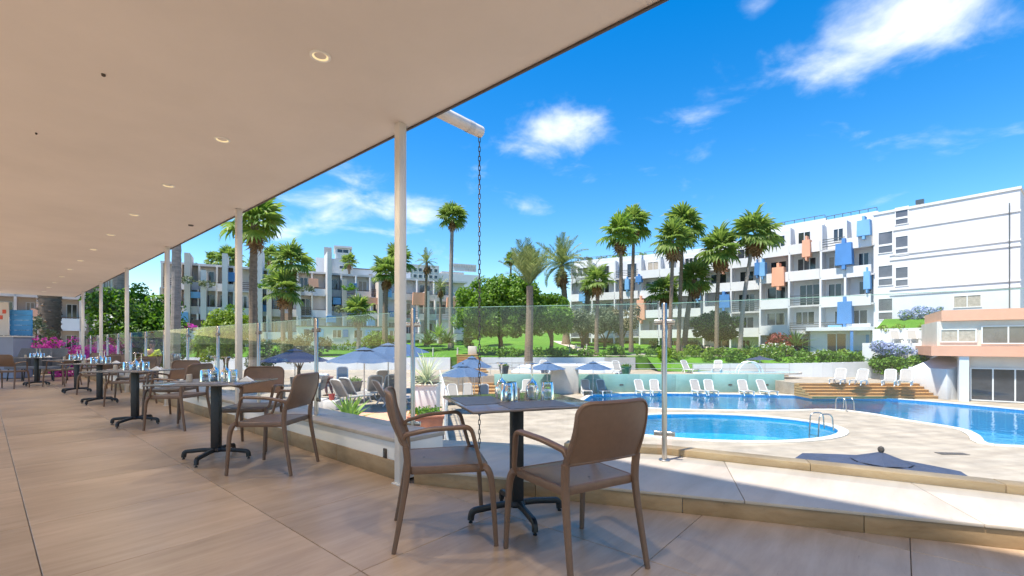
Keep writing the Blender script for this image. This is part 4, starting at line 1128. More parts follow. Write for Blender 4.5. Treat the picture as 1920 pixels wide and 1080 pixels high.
# far hotel on the ridge with roof sign
q0, q1 = AT(760, 118), AT(905, 126)
k = Bld('ridge_hotel', 'distant pale hotel on the ridge with a roof sign', 'building', (q0.x, q0.y, 2)).frame(q0, q1)
k.box('wall', LGREY, 0, k.L * .42, 0, 10, 2, ZAT(497, 120)); k.box('side_wing', WHITE, k.L * .42, k.L, 3, 12, 2, ZAT(507, 120)); k.box('penthouse', GREYP, k.L * .5, k.L * .8, 4, 10, ZAT(506.9, 120), ZAT(502, 120))
for f in range(3):
    for c in range(6):
        x_ = k.L * .03 + c * k.L * .065; z_ = ZAT(503 + 12 * f, 120); k.window(x_, x_ + 1.0, z_ - 1.0, z_, 0, 1, PANE)
sg = k.box('sign_frame', LGREY, k.L * .66, k.L * .98, 4.4, 4.5, ZAT(501.5, 122), ZAT(487, 122))
for r_ in range(2):
    for c in range(9 if r_ == 0 else 4):
        x_ = k.L * (.665 + .034 * c + (.16 if r_ else 0)); z_ = ZAT(494 + 7 * r_, 122)
        k.boxes('sign_letter', GREYP, [(x_, x_ + .09, 4.3, 4.39, z_, z_ + .75), (x_ + .3, x_ + .39, 4.3, 4.39, z_, z_ + .75), (x_ + .09, x_ + .3, 4.3, 4.39, z_ + .66 * (c % 2), z_ + .09 + .66 * (c % 2))], sg)
# hill behind everything
xs = np.linspace(-260, 260, 66); ys = np.linspace(84, 420, 30); rg = np.random.default_rng(3)
def hill_z(x, y):
    t = min(1, (y - 84) / 120); s = 1 / (1 + math.exp(-(x - 8) / 22))
    return 1.0 + t * (9 + 11 * s) + 2.2 * math.sin(x * .045 + .8) * t + 1.5 * math.sin(x * .11 + y * .03) * t
vs = [(x, y, hill_z(x, y)) for y in ys for x in xs]; nx = len(xs); fs = []
for j in range(len(ys) - 1):
    for i in range(nx - 1): a = j * nx + i; fs.append((a, a + 1, a + nx + 1, a + nx))
o = len(vs); vs += [(x, 84, -4) for x in xs]
for i in range(nx - 1): fs.append((o + i, o + i + 1, i + 1, i))
hl = MB().add(vs, fs).build('hill', mat('hill_scrub', (.085, .12, .035), .95, .25, .35, 1.0, 2, col2=(.16, .17, .07)), smooth=True); tag(hl, 'green scrub covered hill behind the hotel', None, kind='structure')
# --- blue slatted wall & booth at the far end of the terrace
bwp = AT(58, 15.3); bwq = AT(20, 15.0)
k = Bld('blue_slatted_wall', 'bright blue slatted screen at the far end of the terrace', 'screen', (AT(18, 15.2).x, 15.2, 0)).frame(AT(18, 15.2), AT(59, 15.4))
SLB = mat('blue_slat_paint', (.03, .20, .50), .5, 3, .08)
for i in range(13): k.box('slat', SLB, 0, k.L, 0, .04, .05 + i * .17, .05 + i * .17 + .16)
for xx in (.02, k.L - .06): k.box('upright', SLB, xx, xx + .05, .041, .09, .02, 2.26)
k = Bld('grey_counter', 'blue grey counter panel beside the blue slatted screen', 'counter', (AT(-60, 14.6).x, 14.6, 0)).frame(AT(-60, 14.6), AT(25, 14.4))
CNT = mat('blue_grey_panel', (.20, .235, .34), .5, 2, .06)
k.box('front_panel', CNT, 0, k.L, 0, .5, .02, 1.33); k.box('worktop', LGREY, -.05, k.L + .05, -.06, .55, 1.331, 1.37)
for r_ in range(3):
    for c in range(3): k.box('vent_slot', DARKTRIM, k.L - .42 + c * .13, k.L - .36 + c * .13, -.012, -.001, .52 + r_ * .07, .55 + r_ * .07)
k = Bld('menu_board', 'pale board with a slanting row of red squares by the counter', 'sign', (AT(-20, 15.0).x, 15.05, 1.4)).frame(AT(-20, 15.05), AT(15, 15.1))
k.box('panel', LGREY, 0, k.L, 0, .04, 1.4, 2.5)
for i in range(4): k.box('red_square', mat('sign_red', (.55, .07, .03), .5), k.L - .46 + i * .10, k.L - .36 + i * .10, -.014, -.001, 1.55 + i * .19, 1.68 + i * .19)
k.box('blue_block', BLUE, k.L - .70, k.L - .52, -.012, -.001, 2.1, 2.45)
# ================================================================== PLANTS
BARK = mat('palm_bark', (.20, .145, .10), .9, 4, .3, .8, 18, stretch=(1, 1, 3))
BARKG = mat('palm_bark_grey', (.27, .235, .20), .9, 4, .25, .8, 14, stretch=(1, 1, 4))
TRUNK = mat('tree_bark', (.13, .09, .06), .9, 5, .3, .8, 20, stretch=(2, 2, .6))
FAN = [leaf_mat('fan_leaf_a', (.095, .16, .035), (.26, .34, .085), trans=.45), leaf_mat('fan_leaf_b', (.11, .20, .035), (.28, .37, .08), trans=.4)]
DEAD = leaf_mat('dead_frond', (.14, .075, .03), (.30, .18, .08), trans=.15)
DATEL = leaf_mat('date_leaf', (.12, .16, .05), (.28, .32, .12), trans=.3)
def fan_frond(seed, m, droop=.45, nseg=20, dead=False):
    """frond along +x, total length about 1"""
    rg = random.Random(seed); mb = MB()
    pet = .42; z0 = .0
    w_ = .012
    # petiole (two crossing strips)
    mb.add([(0, -w_, 0), (pet, -w_ * .6, .05), (pet, w_ * .6, .05), (0, w_, 0)], [(0, 1, 2, 3)])
    mb.add([(0, 0, -w_), (pet, 0, .05 - w_), (pet, 0, .05 + w_), (0, 0, w_)], [(0, 1, 2, 3)])
    for k in range(nseg):
        a = R(-118 + 236 * k / (nseg - 1)) + rg.uniform(-.03, .03)
        ln = .58 * (.72 + .28 * math.cos(a * .75)) * rg.uniform(.9, 1.08)
        if dead: ln *= .9
        c, s = math.cos(a), math.sin(a); hw = .046
        fold = .022 if k % 2 else -.012
        def pt(r, side, zz): return (pet + c * r - s * side, s * r + c * side, .05 + zz - droop * (r ** 2) * .5 + .05 * abs(a) * (-r))
        r1, r2 = ln * .55, ln * (.82 if not dead else .8); tip = ln
        d3 = -.10 * rg.uniform(.4, 1.6) - (.12 if dead else 0)
        vs = [pt(.02, 0, 0), pt(r1, -hw, fold), pt(r1, hw, -fold), pt(r2, -hw * .55, fold - .02), pt(r2, hw * .55, -fold - .02), pt(tip, 0, d3)]
        mb.add(vs, [(0, 1, 2), (1, 3, 4, 2), (3, 5, 4)])
    return mb.mesh('frond', m)
FF = [[fan_frond(10 * j + i, FAN[j], .35 + .25 * i) for i in range(3)] for j in range(2)]
FDEAD = [fan_frond(90 + i, DEAD, 1.0, 14, True) for i in range(2)]
def date_frond(seed, m, curve=.5, n=26):
    rg = random.Random(seed); mb = MB(); P = []
    for i in range(n + 1):
        s = i / n; a = curve * s * 1.5
        P.append(Vector((s * math.cos(a * .6), 0, .0 + s * .12 - curve * .55 * s * s)))
    for i in range(n):
        r0, r1 = .012 * (1 - i / n) + .002, .012 * (1 - (i + 1) / n) + .002
        a, b = P[i], P[i + 1]
        mb.add([a + Vector((0, -r0, 0)), b + Vector((0, -r1, 0)), b + Vector((0, r1, 0)), a + Vector((0, r0, 0))], [(0, 1, 2, 3)])
    for i in range(3, n + 1):
        s = i / n; ll = .20 * math.sin(math.pi * min(1, .12 + s * .86)) ** .6 + .04
        for sd in (-1, 1):
            d = Vector((.75 + rg.uniform(-.1, .1), sd * .75, .35 + rg.uniform(-.12, .12) - .3 * s)).normalized() * ll * rg.uniform(.85, 1.1)
            p = P[i]; q = p + d * .5 + Vector((0, 0, .01)); e = p + d + Vector((0, 0, -.02)); w_ = Vector((.012, 0, 0))
            mb.add([p - w_, q - w_, e, q + w_, p + w_], [(0, 1, 2, 3, 4)])
    return mb.mesh('frond', m)
DF = [date_frond(200 + i, DATEL, .35 + .25 * i) for i in range(3)]
def trunk_mesh(h, r0, r1, lean, seed, m, rings=26, n=10, bulge=0):
    rg = random.Random(seed); path = []; rad = []
    for i in range(rings * 2 + 1):
        t = i / (rings * 2)
        path.append((lean[0] * t ** 1.6 + .04 * math.sin(t * 5 + seed), lean[1] * t ** 1.6, h * t))
        r = r0 + (r1 - r0) * min(1, t * 1.15) + (r0 * .35) * max(0, 1 - t * 9)
        rad.append(r * (1 + (.07 if i % 2 else -.03) * rg.uniform(.6, 1.2)) + bulge * max(0, t - .85))
    return MB().tube(path, rad, n).mesh('trunk', m)
def palm(label, base, h, r, lean=(0, 0), seed=0, n=24, dead=8, kind='fan', tr=.17, bark=None, emin=-40, emax=82, fm=0, grp='palms in the garden'):
    rg = random.Random(seed + 1000)
    t = thing('fan_palm' if kind == 'fan' else 'date_palm', label, 'palm tree', base, 0, grp)
    link('trunk', trunk_mesh(h, tr * 1.35, tr, lean, seed, bark or BARK), t)
    top = Vector((lean[0], lean[1], h))
    src = FF[fm] if kind == 'fan' else DF
    for i in range(n):
        f = (i + .5) / n; el = emax + (emin - emax) * f ** (1.15 if kind == 'fan' else .9); az = i * 2.39996 + rg.uniform(-.25, .25)
        me = src[0 if el > 45 else (1 if el > 0 else 2)]
        o = link('frond', me, t); o.location = top + Vector((0, 0, rg.uniform(-.12, .12) * (1 if kind == 'fan' else .5)))
        o.rotation_euler = (rg.uniform(-.25, .25), -R(el + rg.uniform(-7, 7)), az); s = r * rg.uniform(.78, 1.18); o.scale = (s, s, s)
    for i in range(dead):
        o = link('dead_frond', FDEAD[i % 2], t); o.location = top + Vector((0, 0, -.1 - .10 * r * (i % 3)))
        o.rotation_euler = (rg.uniform(-.3, .3), R(rg.uniform(62, 84)), i * 2.4); s = r * rg.uniform(.6, .8); o.scale = (s, s, s)
    return t
def gz(x, y): return lawn_z(x, y) if y > 44.5 else (bank_z(x, y) if y > 41.2 and x > 13.2 else ZU)
def palm_px(label, cx, cy, rpx, bx, by, d, seed, **kw):
    """crown centre (cx,cy), crown radius rpx, foot column bx at depth d"""
    x0 = AT(bx, d).x; z0 = kw.pop('z', None); z0 = gz(x0, d) if z0 is None else z0
    zc = ZAT(cy, d); return palm(label, (x0, d, z0), zc - z0, rpx / FPX * d * 1.08, (AT(cx, d).x - x0, 0), seed, **kw)
palm_px('tall fan palm with a bare trunk behind the white post second from the chain', 478, 420, 56, 474, 720, 26, 1, n=24, tr=.19, fm=1)
palm_px('very tall thin fan palm standing alone against the open sky', 848, 409, 28, 845, 652, 57, 2, n=27, tr=.22, bark=BARKG, dead=5)
palm_px('tall fan palm, the fuller of a touching pair before the far wing', 1163, 440, 40, 1166, 662, 46.5, 3, n=24, dead=12, fm=1)
palm_px('tall fan palm, the higher of a touching pair before the far wing', 1188, 420, 36, 1184, 655, 51, 4, n=22, dead=8)
palm_px('tall fan palm with drooping crown in the middle palm group', 1262, 452, 42, 1256, 662, 47, 5, n=22, dead=12)
palm_px('tallest fan palm of the middle palm group', 1282, 425, 40, 1272, 660, 49.5, 6, n=25, dead=8)
palm_px('fan palm with a shaggy brown skirt under its crown', 1302, 525, 38, 1282, 655, 50.5, 7, n=22, dead=22, tr=.24)
palm_px('fan palm with a wide drooping crown before the blue panel', 1350, 470, 46, 1343, 664, 47, 8, n=24, dead=14, fm=0)
palm_px('fan palm with a curved leaning trunk before the peach panel', 1414, 440, 48, 1388, 664, 46.5, 9, n=25, dead=12, fm=0, bark=BARKG)
palm_px('low fan palm beside the stone path', 1120, 527, 31, 1119, 660, 46, 10, n=20, dead=10)
palm_px('low fan palm crowded under the middle palm group', 1246, 548, 34, 1248, 656, 52, 11, n=22, dead=10)
palm_px('short fan palm on the lawn beyond the sun deck parasols', 672, 588, 30, 672, 657, 47, 12, n=20, dead=3, bark=BARKG)
palm_px('fan palm, upper one of the clump before the terraced hotel', 546, 492, 40, 543, 640, 46, 13, n=22, dead=8)
palm_px('fan palm, lower one of the clump before the terraced hotel', 530, 545, 38, 531, 645, 44.8, 14, n=22, dead=8)
palm_px('fan palm before the white rear block with a patterned trunk', 724, 515, 36, 722, 640, 52, 15, n=22, dead=6, tr=.26)
palm_px('fan palm beside the white post with the chain', 745, 490, 34, 748, 640, 58, 16, n=20, dead=6)
palm_px('fan palm poking above the terraced hotel roof', 428, 486, 26, 428, 640, 68, 17, n=24, dead=2, z=3)
palm_px('smaller fan palm above the terraced hotel roof', 398, 489, 16, 398, 640, 68, 18, n=18, dead=2, z=3)
palm_px('fan palm above the middle of the terraced hotel', 508, 482, 22, 508, 640, 70, 19, n=20, dead=2, z=3)
palm_px('fan palm on the roof beside the rooftop tower', 655, 492, 18, 656, 640, 69, 20, n=18, dead=3, z=3)
palm_px('pale fan palm in front of the ridge hotel', 800, 492, 27, 798, 640, 62, 21, n=22, dead=6, kind='date', emin=-30)
palm_px('small bushy palm in front of the ridge hotel', 826, 540, 22, 826, 640, 66, 22, n=20, dead=6, kind='date', emin=-40)
palm_px('date palm with upright feathery fronds and a thick patterned trunk', 993, 536, 70, 992, 678, 41.5, 23, n=46, dead=0, kind='date', emin=42, emax=88, tr=.30, z=ZU)
palm_px('broad feathery date palm behind the round tree', 1053, 498, 52, 1062, 640, 60, 24, n=44, dead=4, kind='date', emin=-35, emax=85, tr=.34)
palm_px('ragged feathery date palm with dry fronds beside the olive trees', 1105, 520, 40, 1098, 640, 62, 25, n=24, dead=10, kind='date', emin=-45, emax=70, tr=.3)
palm_px('dark distant palm on the ridge', 958, 488, 16, 958, 560, 88, 26, n=20, dead=2, z=3)
# palms at the far end by the glass
def boot_trunk(label, px, d, r, ztop, seed):
    p = AT(px, d, ZU); h = ztop - ZU; rg = random.Random(seed)
    t = thing('date_palm', label, 'palm tree', p, 0, 'palms by the terrace')
    link('trunk', trunk_mesh(h, r * .9, r, (0, 0), seed, BARK, 30, 14, .35), t)
    mb = MB()       # old leaf bases in spirals
    for i in range(int(h / .05)):
        z = i * .052; a = i * 2.4; q = r * (.92 + (.25 if z > h * .72 else 0) * (z / h - .72) / .28); c, s = math.cos(a), math.sin(a); w_ = .085
        ou = Vector((c, s, 0)); tg = Vector((-s, c, 0)); b0 = ou * q + Vector((0, 0, z))
        mb.add([b0 - tg * w_ - ou * .05, b0 + tg * w_ - ou * .05, b0 + tg * w_ * .6 + ou * .10 + Vector((0, 0, .10)), b0 - tg * w_ * .6 + ou * .10 + Vector((0, 0, .10)), b0 + ou * .02 + Vector((0, 0, .17))], [(0, 1, 2, 3), (3, 2, 4), (0, 3, 4), (1, 4, 2)])
    o = mb.build('leaf_bases', mat('leaf_base_brown', (.24, .17, .12), .9, 6, .45), t); o['kind'] = 'stuff'
    for i in range(40):
        el = 82 - 78 * (i / 40); o = link('frond', DF[0 if el > 40 else (1 if el > 0 else 2)], t); o.location = (0, 0, h)
        o.rotation_euler = (0, -R(el), i * 2.4); s = 3.2 * rg.uniform(.9, 1.1); o.scale = (s, s, s)
boot_trunk('stout date palm trunk covered in old leaf bases behind the bougainvillea', 92, 19.5, .36, 5.6, 5)
for px, d, sd, ln, lb in ((229, 20.5, 41, -.25, 'leaning grey palm trunk beside the dense green tree'), (170, 21, 42, .1, 'slim grey palm trunk behind the far white posts'), (327, 17, 43, .10, 'slim reddish palm trunk hard behind the third white post')):
    palm(lb, (AT(px, d).x, d, ZU), 9.5, 2.1, (ln, 0), sd, n=24, dead=6, tr=.13 if px != 229 else .20, bark=BARKG if px != 326 else BARK, grp='palms by the terrace')
# ------------------------------------------------------------------ leafy trees and shrubs
LM = {
 'round': leaf_mat('leaf_round', (.06, .14, .015), (.20, .33, .04), trans=.4),
 'bright': leaf_mat('leaf_bright', (.06, .15, .012), (.17, .32, .03), trans=.35),
 'yellow': leaf_mat('leaf_yellowgreen', (.10, .17, .015), (.24, .33, .04), trans=.35),
 'olive': leaf_mat('leaf_olive', (.085, .11, .055), (.20, .23, .125), trans=.2),
 'dark': leaf_mat('leaf_dark', (.02, .055, .012), (.07, .13, .03), trans=.25),
 'hedge': leaf_mat('leaf_hedge', (.05, .13, .014), (.19, .32, .04), trans=.3),
 'hedgey': leaf_mat('leaf_hedge_yellow', (.09, .16, .012), (.22, .31, .03), trans=.3),
 'red': leaf_mat('leaf_red', (.13, .02, .02), (.30, .06, .06), trans=.25),
 'pink': leaf_mat('flower_pink', (.50, .04, .36), (.80, .16, .62), trans=.3),
 'blue': leaf_mat('flower_blue', (.26, .32, .55), (.55, .60, .75), trans=.3),
 'white': leaf_mat('flower_white', (.62, .62, .58), (.85, .85, .8), trans=.3),
 'brown': leaf_mat('leaf_brownish', (.12, .11, .05), (.26, .22, .11), trans=.2),
}
def crown_leaves(rng, clumps, per, size, shell=.72, gap=0.0):
    cs = []; ns = []
    for (c, r) in clumps:
        k = max(8, int(per * r * r)); d = rng.normal(0, 1, (k, 3)); d /= np.linalg.norm(d, axis=1, keepdims=True)
        q = r * (shell + (1 - shell) * rng.random((k, 1))) * rng.uniform(.75, 1.12, (k, 1))
        d[:, 2] *= .86
        cs.append(np.asarray(c) + d * q); ns.append(d + np.array([0, 0, .25]))
    return leaves(rng, np.concatenate(cs), np.concatenate(ns), size)
def tree(name, label, base, h0, blobs, m, seed, leaf=.15, per=260, nclump=40, crad=.28, tr=.2, limbs=5, group=None, cat='tree', extra=None):
    """blobs: list of ((x,y,z),(rx,ry,rz)) crown ellipsoids relative to base"""
    rng = np.random.default_rng(seed); rg = random.Random(seed)
    t = thing(name, label, cat, base, 0, group)
    clumps = []
    for (c, r) in blobs:
        k = max(4, int(nclump * (r[0] * r[2]) / max(b[1][0] * b[1][2] for b in blobs)))
        for i in range(k):
            v = rng.normal(0, 1, 3); v /= np.linalg.norm(v); q = rng.uniform(.45, .92)
            if v[2] < -.55: v[2] *= .5
            rr = min(r) * crad * rng.uniform(.65, 1.3)
            clumps.append(((c[0] + v[0] * r[0] * q, c[1] + v[1] * r[1] * q, c[2] + v[2] * r[2] * q), rr))
    cr = link('crown' if h0 > 0 else 'foliage', np_mesh('crown', crown_leaves(rng, clumps, per, leaf), 4, LM[m]), t)
    if extra:
        sub = [clumps[i] for i in rng.choice(len(clumps), max(3, int(len(clumps) * extra[1])), replace=False)]
        xo = link(extra[2], np_mesh(extra[2], crown_leaves(rng, sub, per * extra[3], leaf * extra[4], .98), 4, LM[extra[0]]), t); xo['kind'] = 'stuff'
    if h0 > 0:
        mb = MB(); top = Vector((rg.uniform(-.15, .15), 0, h0)); mb.tube([(0, 0, -.1), (rg.uniform(-.08, .08), 0, h0 * .5), top], [tr * 1.3, tr, tr * .8], 10)
        mb.build('trunk', TRUNK, t)
        for i in range(limbs):
            c = Vector(clumps[rg.randrange(len(clumps))][0]); st_ = Vector((0, 0, h0 * rg.uniform(.45, .95)))
            MB().tube(smooth_path([st_, st_.lerp(c, .5) + Vector((0, 0, .2)), c], 4), [tr * .55 * (1 - .8 * k / 8) for k in range(9)], 7).build('limb', TRUNK, t)
    return t
def TB_(px, d): x = AT(px, d).x; return (x, d, gz(x, d))
tree('round_tree', 'large round clipped tree with dense bright crown on the lawn', TB_(938, 48), 2.4, [((-1.8, 0, 4.6), (3.5, 3, 2.9)), ((1.2, .3, 5.7), (3.7, 3, 2.7)), ((.0, 0, 3.0), (4.6, 3.2, 1.9)), ((2.4, .2, 3.8), (2.8, 2.5, 2.2))], 'round', 1, .17, 330, 84, .30, .24, 7)
tree('round_tree', 'smaller round tree touching the date palm trunk on the lawn', TB_(1033, 49), 2.0, [((0, 0, 3.7), (2.4, 2.2, 2.7)), ((-1.2, 0, 5.2), (1.9, 2, 1.8))], 'round', 2, .17, 330, 42, .32, .2, 5)
tree('olive_tree', 'grey green olive tree beside the stone path', TB_(1092, 54), 1.2, [((0, 0, 2.8), (2.5, 2.2, 2.0))], 'olive', 3, .13, 300, 40, .33, .18, 5, 'olive trees')
tree('olive_tree', 'grey green olive tree behind the low fan palm', TB_(1135, 55), 1.2, [((0, 0, 3.0), (2.2, 2, 2.1))], 'olive', 4, .13, 300, 36, .33, .18, 5, 'olive trees')
tree('garden_tree', 'brownish green spreading tree between the paired palms', TB_(1165, 56), 1.6, [((0, 0, 3.6), (2.6, 2.2, 2.4))], 'brown', 5, .15, 240, 36, .32, .2, 5)
tree('garden_tree', 'dark glossy dense tree before the peach painted wing', TB_(1342, 51), 1.0, [((0, 0, 2.6), (2.7, 2.3, 1.9))], 'dark', 6, .18, 320, 42, .33, .2, 4, extra=('hedge', .6, 'young_leaves', .5, 1.0))
tree('broadleaf_tree', 'big dense bright green tree seen between the white posts', (AT(262, 20).x, 20, ZU), 1.6, [((0, 0, 3.3), (1.75, 1.7, 1.75)), ((.2, 0, 2.2), (1.6, 1.5, 1.3)), ((-.9, 0, 2.8), (.9, 1, 1.3))], 'bright', 7, .085, 900, 60, .34, .16, 6, extra=('dark', .5, 'inner_leaves', .4, 1.0))
tree('flowering_oleander', 'loose shrub with scattered white flowers at the foot of the bright green tree', (AT(208, 18.5).x, 18.5, ZU), .8, [((0, 0, 2.6), (.5, .7, 1.5)), ((.2, 0, 1.4), (.5, .7, .9))], 'hedge', 8, .07, 700, 26, .5, .06, 4, None, 'shrub', extra=('white', .7, 'flowers', .25, .8))
tree('broadleaf_tree', 'light yellow green tree behind the second white post', (AT(424, 29).x, 29, ZU), 1.4, [((0, 0, 3.2), (1.7, 1.6, 1.6)), ((-.6, 0, 2.2), (1.7, 1.5, 1.3))], 'yellow', 9, .10, 620, 46, .34, .15, 5)
tree('broadleaf_tree', 'dark shrub tree beside the leaning palm trunk', (AT(492, 27).x, 27, ZU), .7, [((0, 0, 1.8), (.8, .8, 1.3))], 'dark', 10, .09, 600, 26, .38, .1, 4)
tree('olive_tree', 'grey green olive tree on the sun deck by the glass', (AT(560, 33).x, 33, ZU), .8, [((0, 0, 1.9), (1.5, 1.3, 1.3))], 'olive', 11, .10, 420, 30, .36, .12, 4, 'olive trees')
tree('olive_tree', 'pale olive bush beside the stout date palm', (AT(62, 18).x, 18, ZU), .6, [((0, 0, 2.2), (.7, .7, 1.5))], 'olive', 12, .07, 700, 30, .38, .08, 4, 'olive trees')
for i, (px, d, rx, z_, m, lb) in enumerate(((452, 71, 4, 11.6, 'bright', 'bright green tree crown above the terraced hotel roof'), (492, 72, 2.2, 13.2, 'yellow', 'yellow green tree crown beside a tall fin of the terraced hotel'), (588, 72, 3.0, 12.0, 'yellow', 'yellow green tree crown left of the rooftop tower'), (372, 70, 2.4, 11.6, 'hedge', 'green tree crown above the left part of the terraced hotel'), (1180, 74, 3.2, 14.5, 'yellow', 'pale green tree crown above the far wing roof'), (1250, 72, 2.6, 14.2, 'olive', 'olive green tree crown above the wing behind the palms'), (1110, 78, 3.2, 14.5, 'olive', 'olive green tree crown on the hill past the far wing'))):
    x = AT(px, d).x; tree('background_tree', lb, (x, d, 2), z_ - 4, [((0, 0, z_ - 2), (rx, 2.4, 1.7))], m, 40 + i, .2, 110, 26, .5, .2, 3, 'trees behind the hotels')
# hedges along the lawn front
def hedge(label, pts, wd, h, m, seed, leaf=.12, per=95, extra=None, name='hedge', zb=None):
    rng = np.random.default_rng(seed); P = smooth_path([Vector((p[0], p[1], 0)) for p in pts], 10); c0 = P[0]
    z0 = gz(c0.x, c0.y) if zb is None else zb; t = thing(name, label, 'hedge', (c0.x, c0.y, z0), 0)
    Ln = sum((P[i + 1] - P[i]).length for i in range(len(P) - 1)); nc = int(Ln * 3.4); cl = []
    for k in range(nc):
        f = rng.random() * (len(P) - 1); i = int(f); p = P[i].lerp(P[i + 1], f - i)
        r = rng.uniform(.24, .46) * (h / .8) ** .5; z = rng.uniform(.1, h - r * .6) + ((gz(p.x, p.y) - z0) if zb is None else 0)
        cl.append(((p.x - c0.x + rng.normal(0, .1), p.y - c0.y + rng.uniform(-wd / 2, wd / 2), z), r))
    o = link('foliage', np_mesh('foliage', crown_leaves(rng, cl, per * 2.6, leaf), 4, LM[m]), t)
    if extra:
        sub = [cl[i] for i in rng.choice(len(cl), int(len(cl) * extra[1]), replace=False)]
        link('blossom', np_mesh('blossom', crown_leaves(rng, sub, per * extra[2], leaf * extra[3], .95), 4, LM[extra[0]]), t)
    return t
def A2(px, d): return tuple(AT(px, d)[:2])
hedge('leafy green hedge under the round tree at the lawn front', [A2(905, 45), A2(985, 44.9)], .9, 1.15, 'hedge', 1, .15)
hedge('long leafy hedge between the date palm and the leaning palm', [A2(1005, 45), A2(1100, 44.9), A2(1240, 44.9)], .9, 1.0, 'hedge', 2, .15)
hedge('yellow green hedge below the middle palm group', [A2(1240, 44.8), A2(1330, 44.6), A2(1400, 44.5)], 1.2, .95, 'hedgey', 3)
hedge('deep hedge bank behind the curved white wall', [A2(1340, 43), A2(1500, 42.4), A2(1600, 41.3), A2(1660, 38.0), A2(1745, 35.0)], 2.2, 1.6, 'hedge', 4, .14, 110)
hedge('upper yellow green hedge bank below the pavilion lawn', [A2(1240, 43.8), A2(1390, 44.2), A2(1500, 44.0), A2(1620, 43.4)], 1.6, 1.1, 'hedgey', 5, .12, 110)
hedge('bush thick with blue flowers in front of the white terrace wall', [A2(1640, 39.0), A2(1700, 37.0), A2(1752, 35.3)], .7, 1.25, 'hedge', 6, .12, 95, ('blue', 1.0, 11, .85), 'flowering_bush', .15)
hedge('second bank of blue flowers under the plain white end wall', [A2(1682, 41.4), A2(1770, 38.7)], .5, 1.1, 'hedge', 7, .12, 95, ('blue', 1.0, 11, .85), 'flowering_bush', 3.3)
hedge('shrub border at the foot of the terraced hotel', [A2(610, 56), A2(680, 56), A2(750, 57)], 1.8, 1.5, 'hedge', 8, .16, 60)
hedge('bushes in front of the terraced hotel by the glass', [A2(480, 46), A2(560, 46), A2(620, 46.5)], 1.6, 1.9, 'olive', 9, .16, 60)
hedge('green planting on the slope above the white terrace wall', [A2(1650, 40.9), A2(1760, 37.4)], .6, .7, 'hedgey', 17, .12, 95, None, 'hedge', 2.2)
def shrub(label, px, d, rx, rz, m, seed, leaf=.11, per=330, z=None, extra=None, name='garden_shrub', grp=None):
    x = AT(px, d).x; b_ = (x, d, gz(x, d) if z is None else z)
    return tree(name, label, b_, 0, [((0, 0, rz * .75), (rx, rx * .85, rz))], m, seed, leaf, per, 24, .42, 0, 0, grp, 'shrub', extra)
shrub('deep red leaved shrub beside the tall yucca', 1460, 47, 1.7, 1.25, 'red', 61, .14)
shrub('shrub dotted with white flowers at the hedge', 1450, 45.4, 1.9, .75, 'hedge', 62, .13, 300, None, ('white', .8, 'flowers', .35, .9))
shrub('olive green rounded shrub beside the dark dense tree', 1306, 49, 1.2, .9, 'olive', 63)
shrub('yellow green low shrub between the palm trunks', 1298, 47, .9, .65, 'yellow', 64)
shrub('small dark clipped bush by the far wing door', 1228, 52, .9, .9, 'dark', 65)
shrub('loose grey green shrub near the leaning palm', 1352, 46, .8, .6, 'olive', 66)
shrub('dark shrub left of the round tree', 880, 52, 1.0, 1.5, 'dark', 67, .13)
shrub('broad green shrub under the left garden palms', 712, 53, 1.8, 1.4, 'hedge', 68, .15)
shrub('small green shrub at the low fan palm', 1150, 47.5, .7, .5, 'hedge', 69)
tree('bougainvillea', 'mound of magenta bougainvillea beside the stout date palm', (AT(114, 15.6).x, 15.6, ZU), 1.7, [((0, 0, 2.25), (.75, .65, .58)), ((.3, 0, 1.7), (.5, .5, .5))], 'pink', 71, .055, 900, 30, .42, .05, 6, 'magenta bougainvillea', 'shrub', ('hedge', .3, 'green_leaves', .35, 1.0))
tree('bougainvillea', 'smaller mound of magenta bougainvillea behind the fifth white post', (AT(190, 16.5).x, 16.5, ZU), 1.6, [((0, 0, 2.1), (.62, .55, .5))], 'pink', 72, .055, 900, 24, .42, .05, 5, 'magenta bougainvillea', 'shrub', ('hedge', .3, 'green_leaves', .35, 1.0))
shrub('cluster of pink flowers on a terrace of the hotel', 352, 50.5, .9, .4, 'pink', 73, .12, 300, 2.7, None, 'bougainvillea')
shrub('small green bush between the two bougainvillea mounds', 152, 15.8, .4, 1.2, 'bright', 74, .06, 700, ZU)
rg = random.Random(8)
for i, (px, d, z) in enumerate(((385, 55.5, 7.9), (440, 56, 4.9), (500, 57.5, 7.9), (575, 60.5, 7.9), (640, 61.5, 5.2), (655, 61.8, 8.2), (690, 63.5, 2.4), (760, 66, 5.1), (345, 53.2, 7.9), (600, 60, 2.3))):
    shrub(['trailing plant box on the hotel balcony left of the yellow green tree', 'green plants on the balcony behind the yellow green tree', 'balcony greenery beside the leaning palm trunk', 'row of plants on the balcony right of the fan palm clump', 'balcony bush below the rooftop tower', 'upper balcony bush below the rooftop tower', 'low balcony shrub behind the short lawn palm', 'balcony plants next to the white post with the chain', 'plants at the left end of the terraced hotel', 'low terrace shrub right of the fan palm clump'][i], px, d - 1.2, 1.3, .6, rg.choice(['olive', 'hedge', 'bright']), 80 + i, .14, 160, z, None, 'balcony_plants', 'plants on the hotel balconies')
